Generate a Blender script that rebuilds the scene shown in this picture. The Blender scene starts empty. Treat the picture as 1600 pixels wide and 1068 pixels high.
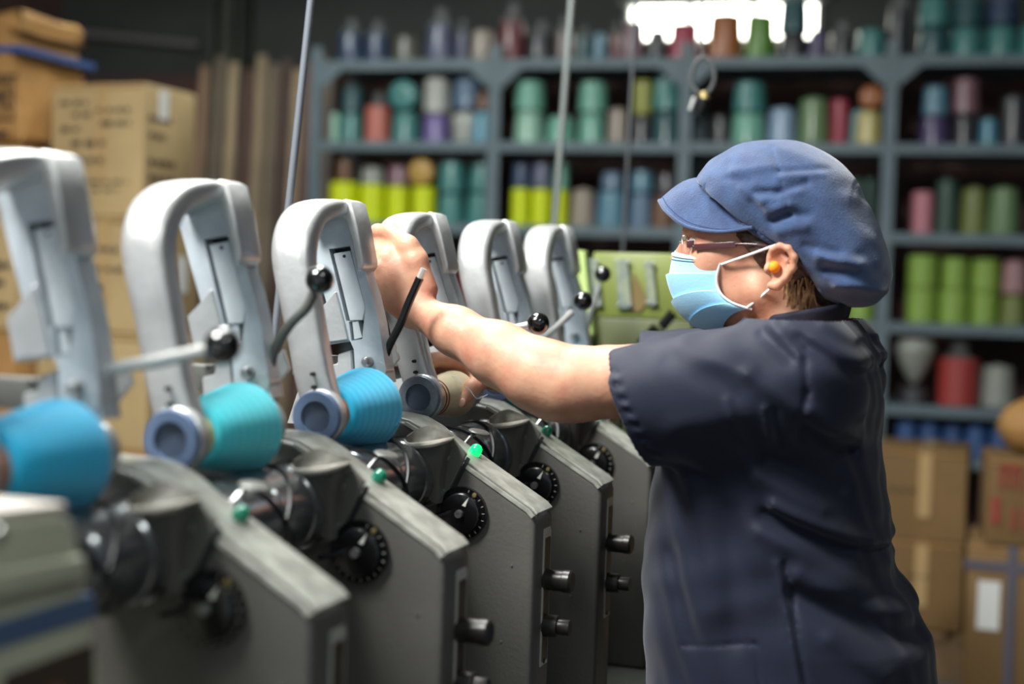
import bpy, bmesh, math, random
import numpy as np
from mathutils import Vector, Matrix

random.seed(7)
rng = np.random.default_rng(11)
S = bpy.context.scene
COL = S.collection
R_ = math.radians

# ------------------------------------------------------------------ camera
FPX, YAW, PIT, ROLL, ZC = 2222.0, R_(19.5), R_(2.2), R_(1.8), 1.38
def _rx(a): c, s = math.cos(a), math.sin(a); return np.array([[1, 0, 0], [0, c, -s], [0, s, c]])
def _rz(a): c, s = math.cos(a), math.sin(a); return np.array([[c, -s, 0], [s, c, 0], [0, 0, 1]])
CR = _rz(YAW) @ _rx(math.pi / 2 - PIT) @ _rz(ROLL)
CP = np.array([0, 0, ZC])
cd = bpy.data.cameras.new('camera'); cam = bpy.data.objects.new('camera', cd); COL.objects.link(cam)
cd.sensor_width = 36; cd.lens = 50.0; cd.clip_start = 0.05; cd.clip_end = 60
m4 = Matrix.Identity(4)
for i in range(3):
    for j in range(3): m4[i][j] = CR[i, j]
    m4[i][3] = CP[i]
cam.matrix_world = m4
cd.dof.use_dof = True; cd.dof.focus_distance = 2.04; cd.dof.aperture_fstop = 1.8; cd.dof.aperture_blades = 0
S.camera = cam

# ------------------------------------------------------------------ world, lights, exposure
w = bpy.data.worlds.new('hall_ambient'); S.world = w; w.use_nodes = True
bg = w.node_tree.nodes['Background']; bg.inputs[0].default_value = (0.80, 0.90, 1.0, 1); bg.inputs[1].default_value = 0.24
S.view_settings.view_transform = 'Standard'; S.view_settings.look = 'None'
S.view_settings.gamma = 1; S.view_settings.use_curve_mapping = False
S.view_settings.exposure = 0.82
def area_light(name, loc, target, sx, sy, power, col=(1, 1, 1)):
    l = bpy.data.lights.new(name, 'AREA'); l.shape = 'RECTANGLE'; l.size = sx; l.size_y = sy; l.energy = power; l.color = col
    o = bpy.data.objects.new(name, l); COL.objects.link(o); o.location = loc
    o.rotation_euler = (Vector(target) - Vector(loc)).to_track_quat('-Z', 'Y').to_euler()
    return o
CEIL = 3.5
# roof lights, the second added as rim light, and unseen strips, mostly added fill (their fittings are built below)
area_light('unseen_roof_light', (-1.65, 0.45, CEIL - 0.10), (-0.66, 1.85, 1.2), 0.8, 0.8, 112, (1.0, 0.985, 0.95))
area_light('unseen_roof_light', (-1.6, 2.9, CEIL - 0.10), (-0.9, 2.2, 1.2), 0.9, 0.9, 36, (1.0, 0.98, 0.95))  # unseen second roof light, added for its rim light
for lx in (-3.0, -0.8):
    area_light('unseen_strip_light', (lx, 4.6, 3.02), (lx, 5.4, 1.6), 1.2, 0.12, 12.5 if lx < -2 else 3.2, (0.93, 1.0, 0.97))  # added pair, brightens the rack and the left cartons
for lx, ly in ((-1.05, 2.1), (0.55, 0.3)):
    area_light('unseen_strip_light', (lx, ly, 2.93), (lx, ly, 0), 0.14, 1.25, 16 if lx < 0 else 8, (0.95, 1.0, 0.97))  # camera-side one added to brighten the housing and casing fronts

# ------------------------------------------------------------------ helpers
def ray(x, y): return CR @ np.array([(x - 800) / FPX, (534 - y) / FPX, -1.0])
def at(x, y, Y):                        # photo pixel -> point of the place on the plane Y
    d = ray(x, y); return CP + d * (Y / d[1])
def at3(x, y, Y): p = at(x, y, Y); return (float(p[0]), float(p[1]), float(p[2]))
def xz(pts, Y): return [(float(at(x, y, Y)[0]), float(at(x, y, Y)[2])) for x, y in pts]
def lin(c):
    out = []
    for v in c[:3]:
        v = v / 255.0
        out.append(v / 12.92 if v <= 0.04045 else ((v + 0.055) / 1.055) ** 2.4)
    return (*out, 1.0)
MATS = {}
def mat(name, rgb, rough=0.5, metal=0.0, bump=0.0, bscale=200, vary=0.0, vscale=12, rgb2=None, stretch=None, coat=0.0,
        sheen=0.0, sss=0.0, emit=0.0, spec=0.5, alpha=1.0, trans=0.0, detail=4, vlow=0.4, vhigh=0.65):
    if name in MATS: return MATS[name]
    m = bpy.data.materials.new(name); m.use_nodes = True; nt = m.node_tree; b = nt.nodes['Principled BSDF']
    c = lin(rgb)
    b.inputs['Base Color'].default_value = c; b.inputs['Roughness'].default_value = rough; b.inputs['Metallic'].default_value = metal
    b.inputs['Specular IOR Level'].default_value = spec
    b.inputs['Coat Weight'].default_value = coat; b.inputs['Coat Roughness'].default_value = 0.15
    if sheen: b.inputs['Sheen Weight'].default_value = sheen; b.inputs['Sheen Roughness'].default_value = 0.5
    if sss:
        b.inputs['Subsurface Weight'].default_value = sss; b.inputs['Subsurface Radius'].default_value = (1.0, 0.35, 0.2); b.inputs['Subsurface Scale'].default_value = 0.006
    if emit: b.inputs['Emission Color'].default_value = c; b.inputs['Emission Strength'].default_value = emit
    b.inputs['Alpha'].default_value = alpha; b.inputs['Transmission Weight'].default_value = trans
    tc = nt.nodes.new('ShaderNodeTexCoord'); mp = nt.nodes.new('ShaderNodeMapping')
    nt.links.new(tc.outputs['Object'], mp.inputs[0])
    if stretch: mp.inputs['Scale'].default_value = stretch
    if vary or rgb2:
        n = nt.nodes.new('ShaderNodeTexNoise'); n.inputs['Scale'].default_value = vscale; n.inputs['Detail'].default_value = detail
        nt.links.new(mp.outputs[0], n.inputs[0])
        r = nt.nodes.new('ShaderNodeValToRGB'); r.color_ramp.elements[0].position = vlow; r.color_ramp.elements[1].position = vhigh
        c2 = lin(rgb2) if rgb2 else tuple(v * (1 - vary) for v in c[:3]) + (1,)
        r.color_ramp.elements[0].color = c2; r.color_ramp.elements[1].color = c
        nt.links.new(n.outputs[0], r.inputs[0]); nt.links.new(r.outputs[0], b.inputs['Base Color'])
    if bump:
        n2 = nt.nodes.new('ShaderNodeTexNoise'); n2.inputs['Scale'].default_value = bscale; n2.inputs['Detail'].default_value = 3
        nt.links.new(mp.outputs[0], n2.inputs[0])
        bp = nt.nodes.new('ShaderNodeBump'); bp.inputs['Strength'].default_value = bump; bp.inputs['Distance'].default_value = 0.002
        nt.links.new(n2.outputs[0], bp.inputs['Height']); nt.links.new(bp.outputs[0], b.inputs['Normal'])
    MATS[name] = m
    return m

def link(name, me, mt, parent=None, loc=(0, 0, 0), rot=None):
    o = bpy.data.objects.new(name, me); COL.objects.link(o)
    if mt is not None and not me.materials: me.materials.append(mt)
    o.location = loc
    if rot: o.rotation_euler = rot
    if parent is not None: o.parent = parent
    return o
def finish(bm, smooth=35, shift=None):
    if shift is not None: bmesh.ops.translate(bm, verts=bm.verts, vec=Vector(shift))
    bmesh.ops.recalc_face_normals(bm, faces=bm.faces)
    me = bpy.data.meshes.new('mesh')
    if smooth:
        ang = R_(smooth)
        for f in bm.faces: f.smooth = True
        for e in bm.edges:
            if len(e.link_faces) == 2 and e.calc_face_angle(0) > ang: e.smooth = False
    bm.to_mesh(me); bm.free()
    return me
def obj(name, bm, mt, parent=None, shift=None, smooth=35, loc=(0, 0, 0), rot=None):
    return link(name, finish(bm, smooth, shift), mt, parent, loc, rot)
def tag(o, label, cat, group=None):
    o['label'] = label; o['category'] = cat
    if group: o['group'] = group
    return o
def empty(name, loc, label, cat, group=None, rz=0.0):
    o = bpy.data.objects.new(name, None); COL.objects.link(o); o.location = loc; o.rotation_euler = (0, 0, rz)
    o.empty_display_size = 0.05
    return tag(o, label, cat, group)
def struct(name, bm, mt, smooth=None):
    o = obj(name, bm, mt, smooth=smooth); o['kind'] = 'structure'; return o

def box(bm, c, s, rot=None, bev=0.0):
    r = bmesh.ops.create_cube(bm, size=1.0)
    vs = r['verts']
    for v in vs: v.co = Vector((v.co.x * s[0], v.co.y * s[1], v.co.z * s[2]))
    if bev:
        es = list({e for v in vs for e in v.link_edges})
        rb = bmesh.ops.bevel(bm, geom=es, offset=bev, segments=2, affect='EDGES', profile=0.5)
        vs = list({v for f in rb['faces'] for v in f.verts} | {v for v in vs if v.is_valid})
    M = (rot.to_matrix() if hasattr(rot, 'to_matrix') else rot) if rot is not None else None
    for v in vs:
        if M is not None: v.co = M @ v.co
        v.co += Vector(c)
    return bm
def nb(): return bmesh.new()
def bx(c, s, rot=None, bev=0.0): return box(nb(), c, s, rot, bev)
def prism(pts, y0, y1, bev=0.0, seg=2, holes=(), bm=None):
    """polygon in the XZ plane, extruded along Y"""
    bm = bm or nb()
    if not holes:
        vs = [bm.verts.new((x, y0, z)) for x, z in pts]
        fs = [bm.faces.new(vs)]
    else:
        es = []
        for loop in (pts, *holes):
            vs = [bm.verts.new((x, y0, z)) for x, z in loop]
            es += [bm.edges.new((vs[i], vs[(i + 1) % len(vs)])) for i in range(len(vs))]
        fs = [g for g in bmesh.ops.triangle_fill(bm, edges=es, use_beauty=True)['geom'] if isinstance(g, bmesh.types.BMFace)]
    r = bmesh.ops.extrude_face_region(bm, geom=fs)
    nv = [g for g in r['geom'] if isinstance(g, bmesh.types.BMVert)]
    for v in nv: v.co.y = y1
    bmesh.ops.recalc_face_normals(bm, faces=bm.faces)
    if bev:
        es = [e for e in bm.edges if len(e.link_faces) == 2 and e.calc_face_angle(0) > R_(50)]
        bmesh.ops.bevel(bm, geom=es, offset=bev, segments=seg, affect='EDGES', profile=0.5, clamp_overlap=True)
    return bm
def frame_of(axis):
    a = Vector(axis).normalized()
    t = Vector((0, 0, 1)) if abs(a.z) < 0.9 else Vector((1, 0, 0))
    u = a.cross(t).normalized(); v = a.cross(u).normalized()
    return a, u, v
def lathe(prof, org=(0, 0, 0), axis=(0, 0, 1), seg=24, bm=None):
    """prof: list of (radius, distance along the axis); radius 0 closes the end"""
    bm = bm or nb(); a, u, v = frame_of(axis); org = Vector(org); rings = []
    for r, t in prof:
        if r < 1e-6: rings.append([bm.verts.new(org + a * t)])
        else: rings.append([bm.verts.new(org + a * t + (u * math.cos(k * 2 * math.pi / seg) + v * math.sin(k * 2 * math.pi / seg)) * r) for k in range(seg)])
    for A, B in zip(rings, rings[1:]):
        for k in range(seg):
            k2 = (k + 1) % seg
            if len(A) == 1 and len(B) == 1: continue
            if len(A) == 1: bm.faces.new((A[0], B[k], B[k2]))
            elif len(B) == 1: bm.faces.new((A[k], A[k2], B[0]))
            else: bm.faces.new((A[k], A[k2], B[k2], B[k]))
    if len(rings[0]) > 1: bm.faces.new(rings[0])
    if len(rings[-1]) > 1: bm.faces.new(rings[-1])
    return bm
def catmull(P, n=6):
    P = [np.array(p, float) for p in P]; out = []
    Q = [2 * P[0] - P[1]] + P + [2 * P[-1] - P[-2]]
    for i in range(1, len(Q) - 2):
        for k in range(n):
            t = k / n; a, b, c, d = Q[i - 1], Q[i], Q[i + 1], Q[i + 2]
            out.append(0.5 * (2 * b + (c - a) * t + (2 * a - 5 * b + 4 * c - d) * t * t + (3 * b - a - 3 * c + d) * t ** 3))
    out.append(P[-1]); return out
def tube(path, r, seg=10, n=6, bm=None, smooth_path=True):
    """round tube; path entries (x,y,z) or (x,y,z,radius)"""
    bm = bm or nb()
    P = [np.array([*p, r] if len(p) == 3 else p, float) for p in path]
    if smooth_path and len(P) > 2: P = catmull(P, n)
    rings = []; u_prev = None
    for i, p in enumerate(P):
        d = Vector((P[min(i + 1, len(P) - 1)] - P[max(i - 1, 0)])[:3]).normalized()
        if u_prev is None: _, u, v = frame_of(d)
        else: u = (u_prev - d * u_prev.dot(d)).normalized(); v = d.cross(u)
        u_prev = u; c = Vector(p[:3])
        rings.append([bm.verts.new(c + (u * math.cos(k * 2 * math.pi / seg) + v * math.sin(k * 2 * math.pi / seg)) * float(p[3])) for k in range(seg)])
    for A, B in zip(rings, rings[1:]):
        for k in range(seg): bm.faces.new((A[k], A[(k + 1) % seg], B[(k + 1) % seg], B[k]))
    bm.faces.new(rings[0]); bm.faces.new(rings[-1])
    return bm
def sweep(stations, n=6, seg=20, p=2.6, bm=None):
    """stations: (x,y,z, sx,sy,sz, a, b): centre, side direction, half width along side, half height across; rounded-square section"""
    bm = bm or nb()
    P = catmull([np.array(s, float) for s in stations], n); rings = []
    for i, q in enumerate(P):
        d = Vector((P[min(i + 1, len(P) - 1)] - P[max(i - 1, 0)])[:3]).normalized()
        sd = Vector(q[3:6]); sd = (sd - d * sd.dot(d)).normalized(); up = d.cross(sd).normalized(); c = Vector(q[:3]); ring = []
        for k in range(seg):
            t = 2 * math.pi * k / seg; ct, st = math.cos(t), math.sin(t)
            ex = math.copysign(abs(ct) ** (2 / p), ct); ey = math.copysign(abs(st) ** (2 / p), st)
            ring.append(bm.verts.new(c + sd * (ex * float(q[6])) + up * (ey * float(q[7]))))
        rings.append(ring)
    for A, B in zip(rings, rings[1:]):
        for k in range(seg): bm.faces.new((A[k], A[(k + 1) % seg], B[(k + 1) % seg], B[k]))
    bm.faces.new(rings[0]); bm.faces.new(rings[-1])
    return bm
def ball(c, r, seg=24, rings=14, bm=None):
    bm = bm or nb()
    q = bmesh.ops.create_uvsphere(bm, u_segments=seg, v_segments=rings, radius=1.0)
    rr = (r, r, r) if not hasattr(r, '__len__') else r
    for v in q['verts']: v.co = Vector((v.co.x * rr[0], v.co.y * rr[1], v.co.z * rr[2])) + Vector(c)
    return bm
def grid_sheet(P, thick=0.0, bm=None):
    """P[i][j] points -> sheet, optionally thickened"""
    bm = bm or nb()
    V = [[bm.verts.new(tuple(p)) for p in row] for row in P]; fs = []
    for i in range(len(V) - 1):
        for j in range(len(V[0]) - 1): fs.append(bm.faces.new((V[i][j], V[i][j + 1], V[i + 1][j + 1], V[i + 1][j])))
    if thick:
        bmesh.ops.recalc_face_normals(bm, faces=bm.faces)
        bmesh.ops.solidify(bm, geom=fs, thickness=thick)
    return bm

# ------- signed distance modelling (person): union of soft primitives, meshed with surface nets
class Field:
    def __init__(s, lo, hi, h):
        s.lo = np.array(lo, float); s.h = h; s.n = np.ceil((np.array(hi) - s.lo) / h).astype(int) + 1
        s.d = np.full(s.n, 0.06, np.float32)
    def sub(s, lo, hi, m=0.035):
        a = np.clip(np.floor((np.array(lo) - m - s.lo) / s.h).astype(int), 0, s.n - 1)
        b = np.clip(np.ceil((np.array(hi) + m - s.lo) / s.h).astype(int) + 1, 1, s.n)
        sl = tuple(slice(i, j) for i, j in zip(a, b))
        g = [(s.lo[i] + s.h * np.arange(a[i], b[i])).astype(np.float32) for i in range(3)]
        return sl, g[0][:, None, None], g[1][None, :, None], g[2][None, None, :]
    def put(s, sl, v, k, op):
        a = s.d[sl]
        if op == 'add':
            if k: h = np.clip(0.5 + 0.5 * (a - v) / k, 0, 1); s.d[sl] = a * (1 - h) + v * h - k * h * (1 - h)
            else: s.d[sl] = np.minimum(a, v)
        else:
            v = -v
            if k: h = np.clip(0.5 - 0.5 * (a - v) / k, 0, 1); s.d[sl] = a * (1 - h) + v * h + k * h * (1 - h)
            else: s.d[sl] = np.maximum(a, v)
    def cap(s, a, b, ra, rb, k=0.01, op='add'):
        a = np.array(a[:3]); b = np.array(b[:3]); r = max(ra, rb)
        sl, x, y, z = s.sub(np.minimum(a, b) - r, np.maximum(a, b) + r)
        ab = b - a; L = float(ab @ ab) + 1e-12
        t = np.clip(((x - a[0]) * ab[0] + (y - a[1]) * ab[1] + (z - a[2]) * ab[2]) / L, 0, 1)
        d = np.sqrt((x - a[0] - t * ab[0]) ** 2 + (y - a[1] - t * ab[1]) ** 2 + (z - a[2] - t * ab[2]) ** 2) - (ra + (rb - ra) * t)
        s.put(sl, d.astype(np.float32), k, op)
    def chain(s, pts, k=0.006, op='add'):
        for p, q in zip(pts, pts[1:]): s.cap(p[:3], q[:3], p[3], q[3], k, op)
    def ell(s, c, r, k=0.01, op='add', rot=None):
        c = np.array(c[:3]); r = np.array(r, float); R = max(r)
        sl, x, y, z = s.sub(c - R, c + R)
        X, Y, Z = x - c[0], y - c[1], z - c[2]
        if rot is not None:      # rotation about Y
            cc, ss = math.cos(rot), math.sin(rot); X, Z = X * cc - Z * ss, X * ss + Z * cc
        k0 = np.sqrt((X / r[0]) ** 2 + (Y / r[1]) ** 2 + (Z / r[2]) ** 2) + 1e-6
        k1 = np.sqrt((X / r[0] ** 2) ** 2 + (Y / r[1] ** 2) ** 2 + (Z / r[2] ** 2) ** 2) + 1e-6
        s.put(sl, (k0 * (k0 - 1) / k1).astype(np.float32), k, op)
    def coords(s):
        g = [(s.lo[i] + s.h * np.arange(s.n[i])).astype(np.float32) for i in range(3)]
        return g[0][:, None, None], g[1][None, :, None], g[2][None, None, :]
    def mesh(s, smooth_it=0):
        d = s.d; ins = d < 0; nx, ny, nz = d.shape
        cnt = np.zeros((nx - 1, ny - 1, nz - 1), np.int8)
        for i in (0, 1):
            for j in (0, 1):
                for k in (0, 1): cnt += ins[i:nx - 1 + i, j:ny - 1 + j, k:nz - 1 + k]
        act = np.argwhere((cnt > 0) & (cnt < 8)); del cnt
        idx = np.full((nx - 1, ny - 1, nz - 1), -1, np.int32); idx[tuple(act.T)] = np.arange(len(act))
        cor = [(i, j, k) for i in (0, 1) for j in (0, 1) for k in (0, 1)]
        val = np.stack([d[act[:, 0] + c[0], act[:, 1] + c[1], act[:, 2] + c[2]] for c in cor], 1)
        acc = np.zeros((len(act), 3)); num = np.zeros(len(act))
        for p in range(8):
            for q in range(p + 1, 8):
                df = [abs(cor[p][t] - cor[q][t]) for t in range(3)]
                if sum(df) != 1: continue
                m = (val[:, p] < 0) != (val[:, q] < 0)
                t = np.where(m, val[:, p] / np.where(m, val[:, p] - val[:, q], 1), 0)
                pt = np.array(cor[p])[None] + t[:, None] * (np.array(cor[q]) - np.array(cor[p]))[None]
                acc += pt * m[:, None]; num += m
        V = s.lo + s.h * (act + acc / num[:, None]); F = []
        for ax in range(3):
            a = ins; sl0 = [slice(None)] * 3; sl1 = [slice(None)] * 3; sl0[ax] = slice(0, -1); sl1[ax] = slice(1, None)
            e = np.argwhere(a[tuple(sl0)] != a[tuple(sl1)])
            o1, o2 = (ax + 1) % 3, (ax + 2) % 3
            lim = np.array(idx.shape)
            e = e[(e[:, o1] > 0) & (e[:, o2] > 0) & (e[:, o1] < lim[o1]) & (e[:, o2] < lim[o2])]
            flip = a[tuple(e.T)]
            def g(du, dv): q = e.copy(); q[:, o1] -= du; q[:, o2] -= dv; return idx[tuple(q.T)]
            q = np.stack([g(1, 1), g(0, 1), g(0, 0), g(1, 0)], 1)
            q[~flip] = q[~flip][:, ::-1]; F.append(q)
        F = np.concatenate(F)
        for _ in range(smooth_it):
            s1 = np.zeros_like(V); n1 = np.zeros(len(V))
            for a_, b_ in ((0, 1), (1, 2), (2, 3), (3, 0)):
                np.add.at(s1, F[:, a_], V[F[:, b_]]); np.add.at(n1, F[:, a_], 1)
            V = V * 0.5 + 0.5 * s1 / np.maximum(n1, 1)[:, None]
        me = bpy.data.meshes.new('mesh'); me.from_pydata(V.tolist(), [], F.tolist())
        me.polygons.foreach_set('use_smooth', np.ones(len(F), bool)); me.update()
        return me

# ------------------------------------------------------------------ the hall
AL = R_(5.0); SP0 = np.array([-1.44, 6.30])
SDIR = np.array([math.cos(AL), math.sin(AL)]); SNOR = np.array([-math.sin(AL), math.cos(AL)])
def shelf_uv(x, y, off=0.0):            # pixel -> (metres along the rack from its third post, height) on a plane behind the rack front
    d = ray(x, y); p0 = SP0 + SNOR * off
    t = (SNOR @ p0) / (SNOR @ d[:2]); p = CP + d * t
    return float((p[:2] - SP0) @ SDIR), float(p[2]), float(t)
m_floor = mat('concrete_floor', (95, 92, 86), 0.7, bump=0.3, bscale=40, vary=0.35, vscale=3)
m_ceil = mat('roof_sheet', (150, 154, 150), 0.8, vary=0.1, vscale=2)
m_upper = mat('upper_cladding', (62, 65, 63), 0.8, vary=0.2, vscale=2)
def brick_mat():
    m = bpy.data.materials.new('dark_red_brick'); m.use_nodes = True; nt = m.node_tree; b = nt.nodes['Principled BSDF']
    tc = nt.nodes.new('ShaderNodeTexCoord'); mp = nt.nodes.new('ShaderNodeMapping'); mp.inputs['Rotation'].default_value = (R_(90), 0, 0)
    br = nt.nodes.new('ShaderNodeTexBrick'); br.inputs['Scale'].default_value = 4.2
    br.inputs['Color1'].default_value = lin((92, 60, 54)); br.inputs['Color2'].default_value = lin((74, 54, 50)); br.inputs['Mortar'].default_value = lin((80, 74, 68))
    nt.links.new(tc.outputs['Object'], mp.inputs[0]); nt.links.new(mp.outputs[0], br.inputs[0]); nt.links.new(br.outputs[0], b.inputs['Base Color'])
    b.inputs['Roughness'].default_value = 0.9
    return m
m_brick = brick_mat()
struct('floor', bx((0, 3.6, -0.05), (11, 11.2, 0.1)), m_floor)
# ceiling with two roof-light openings
def rect_in(x, y, s): return [(x - s, y - s), (x + s, y - s), (x + s, y + s), (x - s, y + s)]
OPEN = [(-1.65, 0.45), (-1.6, 2.9)]  # second opening is out of view, added to house the rim light
bm = prism([(-5.2, -2), (5.5, -2), (5.5, 9.2), (-5.2, 9.2)], CEIL, CEIL + 0.12, holes=[rect_in(x, y, 0.5) for x, y in OPEN])
for v in bm.verts: v.co = Vector((v.co.x, v.co.z, v.co.y))
struct('ceiling', bm, m_ceil)
wz = R_(5)
WB = SP0 + SNOR * 0.75
def wall_piece(u0, u1, z0, z1, t=0.12):
    bm = bx(((u0 + u1) / 2, t / 2, (z0 + z1) / 2), (u1 - u0, t, z1 - z0)); return bm
def place_wall(name, bm, mt):
    o = struct(name, bm, mt); o.location = (WB[0], WB[1], 0); o.rotation_euler = (0, 0, AL); return o
# the back wall: brick below, grey cladding above with a clerestory opening
uw0 = shelf_uv(980, 20, 0.75)[0]; uw1 = shelf_uv(1279, 20, 0.75)[0]; zw0 = shelf_uv(1100, 62, 0.75)[1]; zw1 = shelf_uv(1100, 6, 0.75)[1]
bm = wall_piece(-4.6, 6.0, 0, zw0 - 0.16)
place_wall('wall_back', bm, m_brick)
bm = prism([(-4.6, zw0 - 0.16), (6.0, zw0 - 0.16), (6.0, CEIL), (-4.6, CEIL)], 0.02, 0.14, holes=[[(uw0, zw0), (uw1, zw0), (uw1, zw1), (uw0, zw1)]])
place_wall('wall_back_upper', bm, m_upper)
wf = nb()
box(wf, ((uw0 + uw1) / 2, 0.02, zw0 - 0.01), (uw1 - uw0 + 0.08, 0.1, 0.02)); box(wf, ((uw0 + uw1) / 2, 0.02, zw1 + 0.01), (uw1 - uw0 + 0.08, 0.1, 0.02))
for q in range(4): box(wf, (uw0 + (uw1 - uw0) * q / 3, 0.03, (zw0 + zw1) / 2), (0.025, 0.06, zw1 - zw0))
w1 = place_wall('window_1', wf, mat('window_frame_paint', (120, 125, 120), 0.5))
m_day = mat('daylit_glass', (255, 255, 240), 0.2, emit=7.0)
for q in range(3):
    a, b_ = uw0 + (uw1 - uw0) * q / 3 + 0.012, uw0 + (uw1 - uw0) * (q + 1) / 3 - 0.012
    obj('pane', bx(((a + b_) / 2, 0.07, (zw0 + zw1) / 2), (b_ - a, 0.008, zw1 - zw0)), m_day, w1, smooth=None)
struct('wall_left', bx((-5.2, 3.6, CEIL / 2), (0.12, 11.2, CEIL)), m_brick)
struct('wall_right', bx((5.5, 3.6, CEIL / 2), (0.12, 11.2, CEIL)), m_upper)
for q, (x, y) in enumerate(OPEN):
    bm = nb()
    for sx, sy, lx, ly in ((0, 0.49, 1.04, 0.03), (0, -0.49, 1.04, 0.03), (0.49, 0, 0.03, 0.95), (-0.49, 0, 0.03, 0.95)): box(bm, (x + sx, y + sy, CEIL + 0.05), (lx, ly, 0.2))
    wo = struct('window_%d' % (q + 2), bm, mat('roof_light_curb', (150, 150, 145), 0.6))
    obj('pane', bx((x, y, CEIL + 0.14), (0.98, 0.98, 0.01)), mat('roof_light_glazing', (235, 245, 250), 0.3, emit=1.5), wo, smooth=None)
# rail along the brick wall, and the column
p = [shelf_uv(x, y, 0.70) for x, y in ((-60, 40), (60, 46), (310, 70))]
o = struct('trim_1', tube([(q[0], 0, q[1]) for q in p], 0.018), mat('pale_conduit', (120, 118, 116), 0.5)); o.location = (*(SP0 + SNOR * 0.70), 0); o.rotation_euler = (0, 0, AL)
u0, zt, _ = shelf_uv(322, 60, 0.60); u1 = shelf_uv(384, 60, 0.60)[0]
bm = nb(); c = (u0 + u1) / 2
box(bm, (c, 0.0, CEIL / 2), (0.05, 0.12, CEIL)); box(bm, (c - 0.08, 0, CEIL / 2), (0.02, 0.14, CEIL)); box(bm, (c + 0.08, 0, CEIL / 2), (0.02, 0.14, CEIL))
o = struct('trim_2', bm, mat('column_paint', (72, 78, 68), 0.6, vary=0.3, vscale=6)); o.location = (*(SP0 + SNOR * 0.66), 0); o.rotation_euler = (0, 0, AL)

# unseen strip lamps; the rack pair and camera-side one added as fill
def unseen_strip_lamp(x, label, y=4.6, z=3.06, rz=0.0):
    e = empty('unseen_strip_lamp', (x, y, z), label, 'lamp', 'ceiling strip lamps', rz)
    obj('lamp_body', bx((0, 0, 0.03), (1.3, 0.16, 0.05), bev=0.01), mat('lamp_body_white', (200, 202, 200), 0.5), e)
    for s in (-1, 1):
        obj('tube', lathe([(0.013, -0.6), (0.013, 0.6)], (0, s * 0.04, -0.005), (1, 0, 0), 12), mat('lamp_tube', (255, 255, 245), 0.3, emit=2.0), e)
        obj('suspension_wire', lathe([(0.003, 0.05), (0.003, CEIL - z)], (s * 0.5, 0, 0), (0, 0, 1), 6), mat('wire_grey', (110, 112, 115), 0.4, 0.7), e)
unseen_strip_lamp(-3.0, 'added white twin tube strip lamp, out of view above the cartons')
unseen_strip_lamp(-0.8, 'added white twin tube strip lamp, out of view above the rack aisle')
unseen_strip_lamp(-1.05, 'white twin tube strip lamp hung over the winding heads', 2.1, 2.97, R_(90))
unseen_strip_lamp(0.55, 'added white twin tube strip lamp, out of view beside the camera aisle', 0.3, 2.97, R_(90))

# planks leaning on the brick wall, left of the rack
PLK = [((184, 150, 122), 302, 95), ((152, 136, 118), 326, 80), ((217, 190, 154), 348, 90), ((129, 102, 92), 372, 100), ((199, 177, 145), 392, 78), ((162, 145, 125), 412, 92), ((120, 99, 91), 432, 84), ((205, 181, 148), 450, 100), ((142, 114, 103), 468, 86), ((175, 155, 133), 486, 80), ((135, 123, 113), 502, 96)]
ordn = ['first', 'second', 'third', 'fourth', 'fifth', 'sixth', 'seventh', 'eighth', 'ninth', 'tenth', 'eleventh', 'twelfth']
for i, (c, x, yt) in enumerate(PLK):
    u, zt, _ = shelf_uv(x, yt, 0.45); ux, _, t = shelf_uv(x + 20, yt, 0.45); wd = (ux - u) * (0.62 + 0.16 * random.random())
    bm = bx((0, 0, zt / 2), (wd, 0.03, zt), bev=0.004)
    bmesh.ops.rotate(bm, verts=bm.verts, matrix=Matrix.Rotation(-R_(4.0), 3, 'X'))
    pp = SP0 + SNOR * 0.42 + SDIR * u
    o = obj('plank', bm, mat('plank_wood_%d' % i, c, 0.75, vary=0.35, vscale=8, stretch=(6, 6, 0.4), bump=0.2, bscale=30), smooth=None)
    o.location = (pp[0], pp[1], 0.002); o.rotation_euler = (0, 0, AL)
    tag(o, 'rough wooden plank leaning on the brick wall, %s from the left' % ordn[i], 'plank', 'planks leaning on the brick wall')

# ------------------------------------------------------------------ steel rack with yarn
LEV = [2.43, 2.05, 1.665, 1.277, 0.92, 0.70, 0.12]
BW = 0.89
m_rack = mat('rack_blue_grey', (98, 116, 124), 0.55, vary=0.15, vscale=5)
rack = empty('steel_rack', (SP0[0], SP0[1], 0), 'long blue grey slotted steel rack crammed with yarn along the back wall', 'rack', rz=AL)
bmp = nb()
box(bmp, (0, 0.002, 1.25), (0.055, 0.004, 2.5)); box(bmp, (0, 0.027, 1.25), (0.004, 0.05, 2.5))
for q in range(24): box(bmp, (0.0, -0.0015, 0.1 + q * 0.1), (0.012, 0.004, 0.03))
mep = finish(bmp, None)
for i in range(-2, 4):
    for dy in (0.0, 0.52): link('post', mep, m_rack, rack, (i * BW, dy, 0))
bmb = nb(); box(bmb, (BW / 2, 0.28, -0.012), (BW - 0.005, 0.54, 0.022)); box(bmb, (BW / 2, 0.009, -0.018), (BW - 0.06, 0.012, 0.045))
meb = finish(bmb, None)
bmg = prism([(0.03, -0.04), (0.13, -0.04), (0.03, -0.13)], -0.002, 0.004); meg = finish(bmg, None)
for i in range(-2, 3):
    for L in LEV:
        link('shelf_board', meb, m_rack, rack, (i * BW, 0, L))
    for L in LEV[:1]:
        link('gusset', meg, m_rack, rack, (i * BW, 0, L)); g = link('gusset', meg, m_rack, rack, ((i + 1) * BW, 0, L)); g.scale = (-1, 1, 1)

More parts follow.
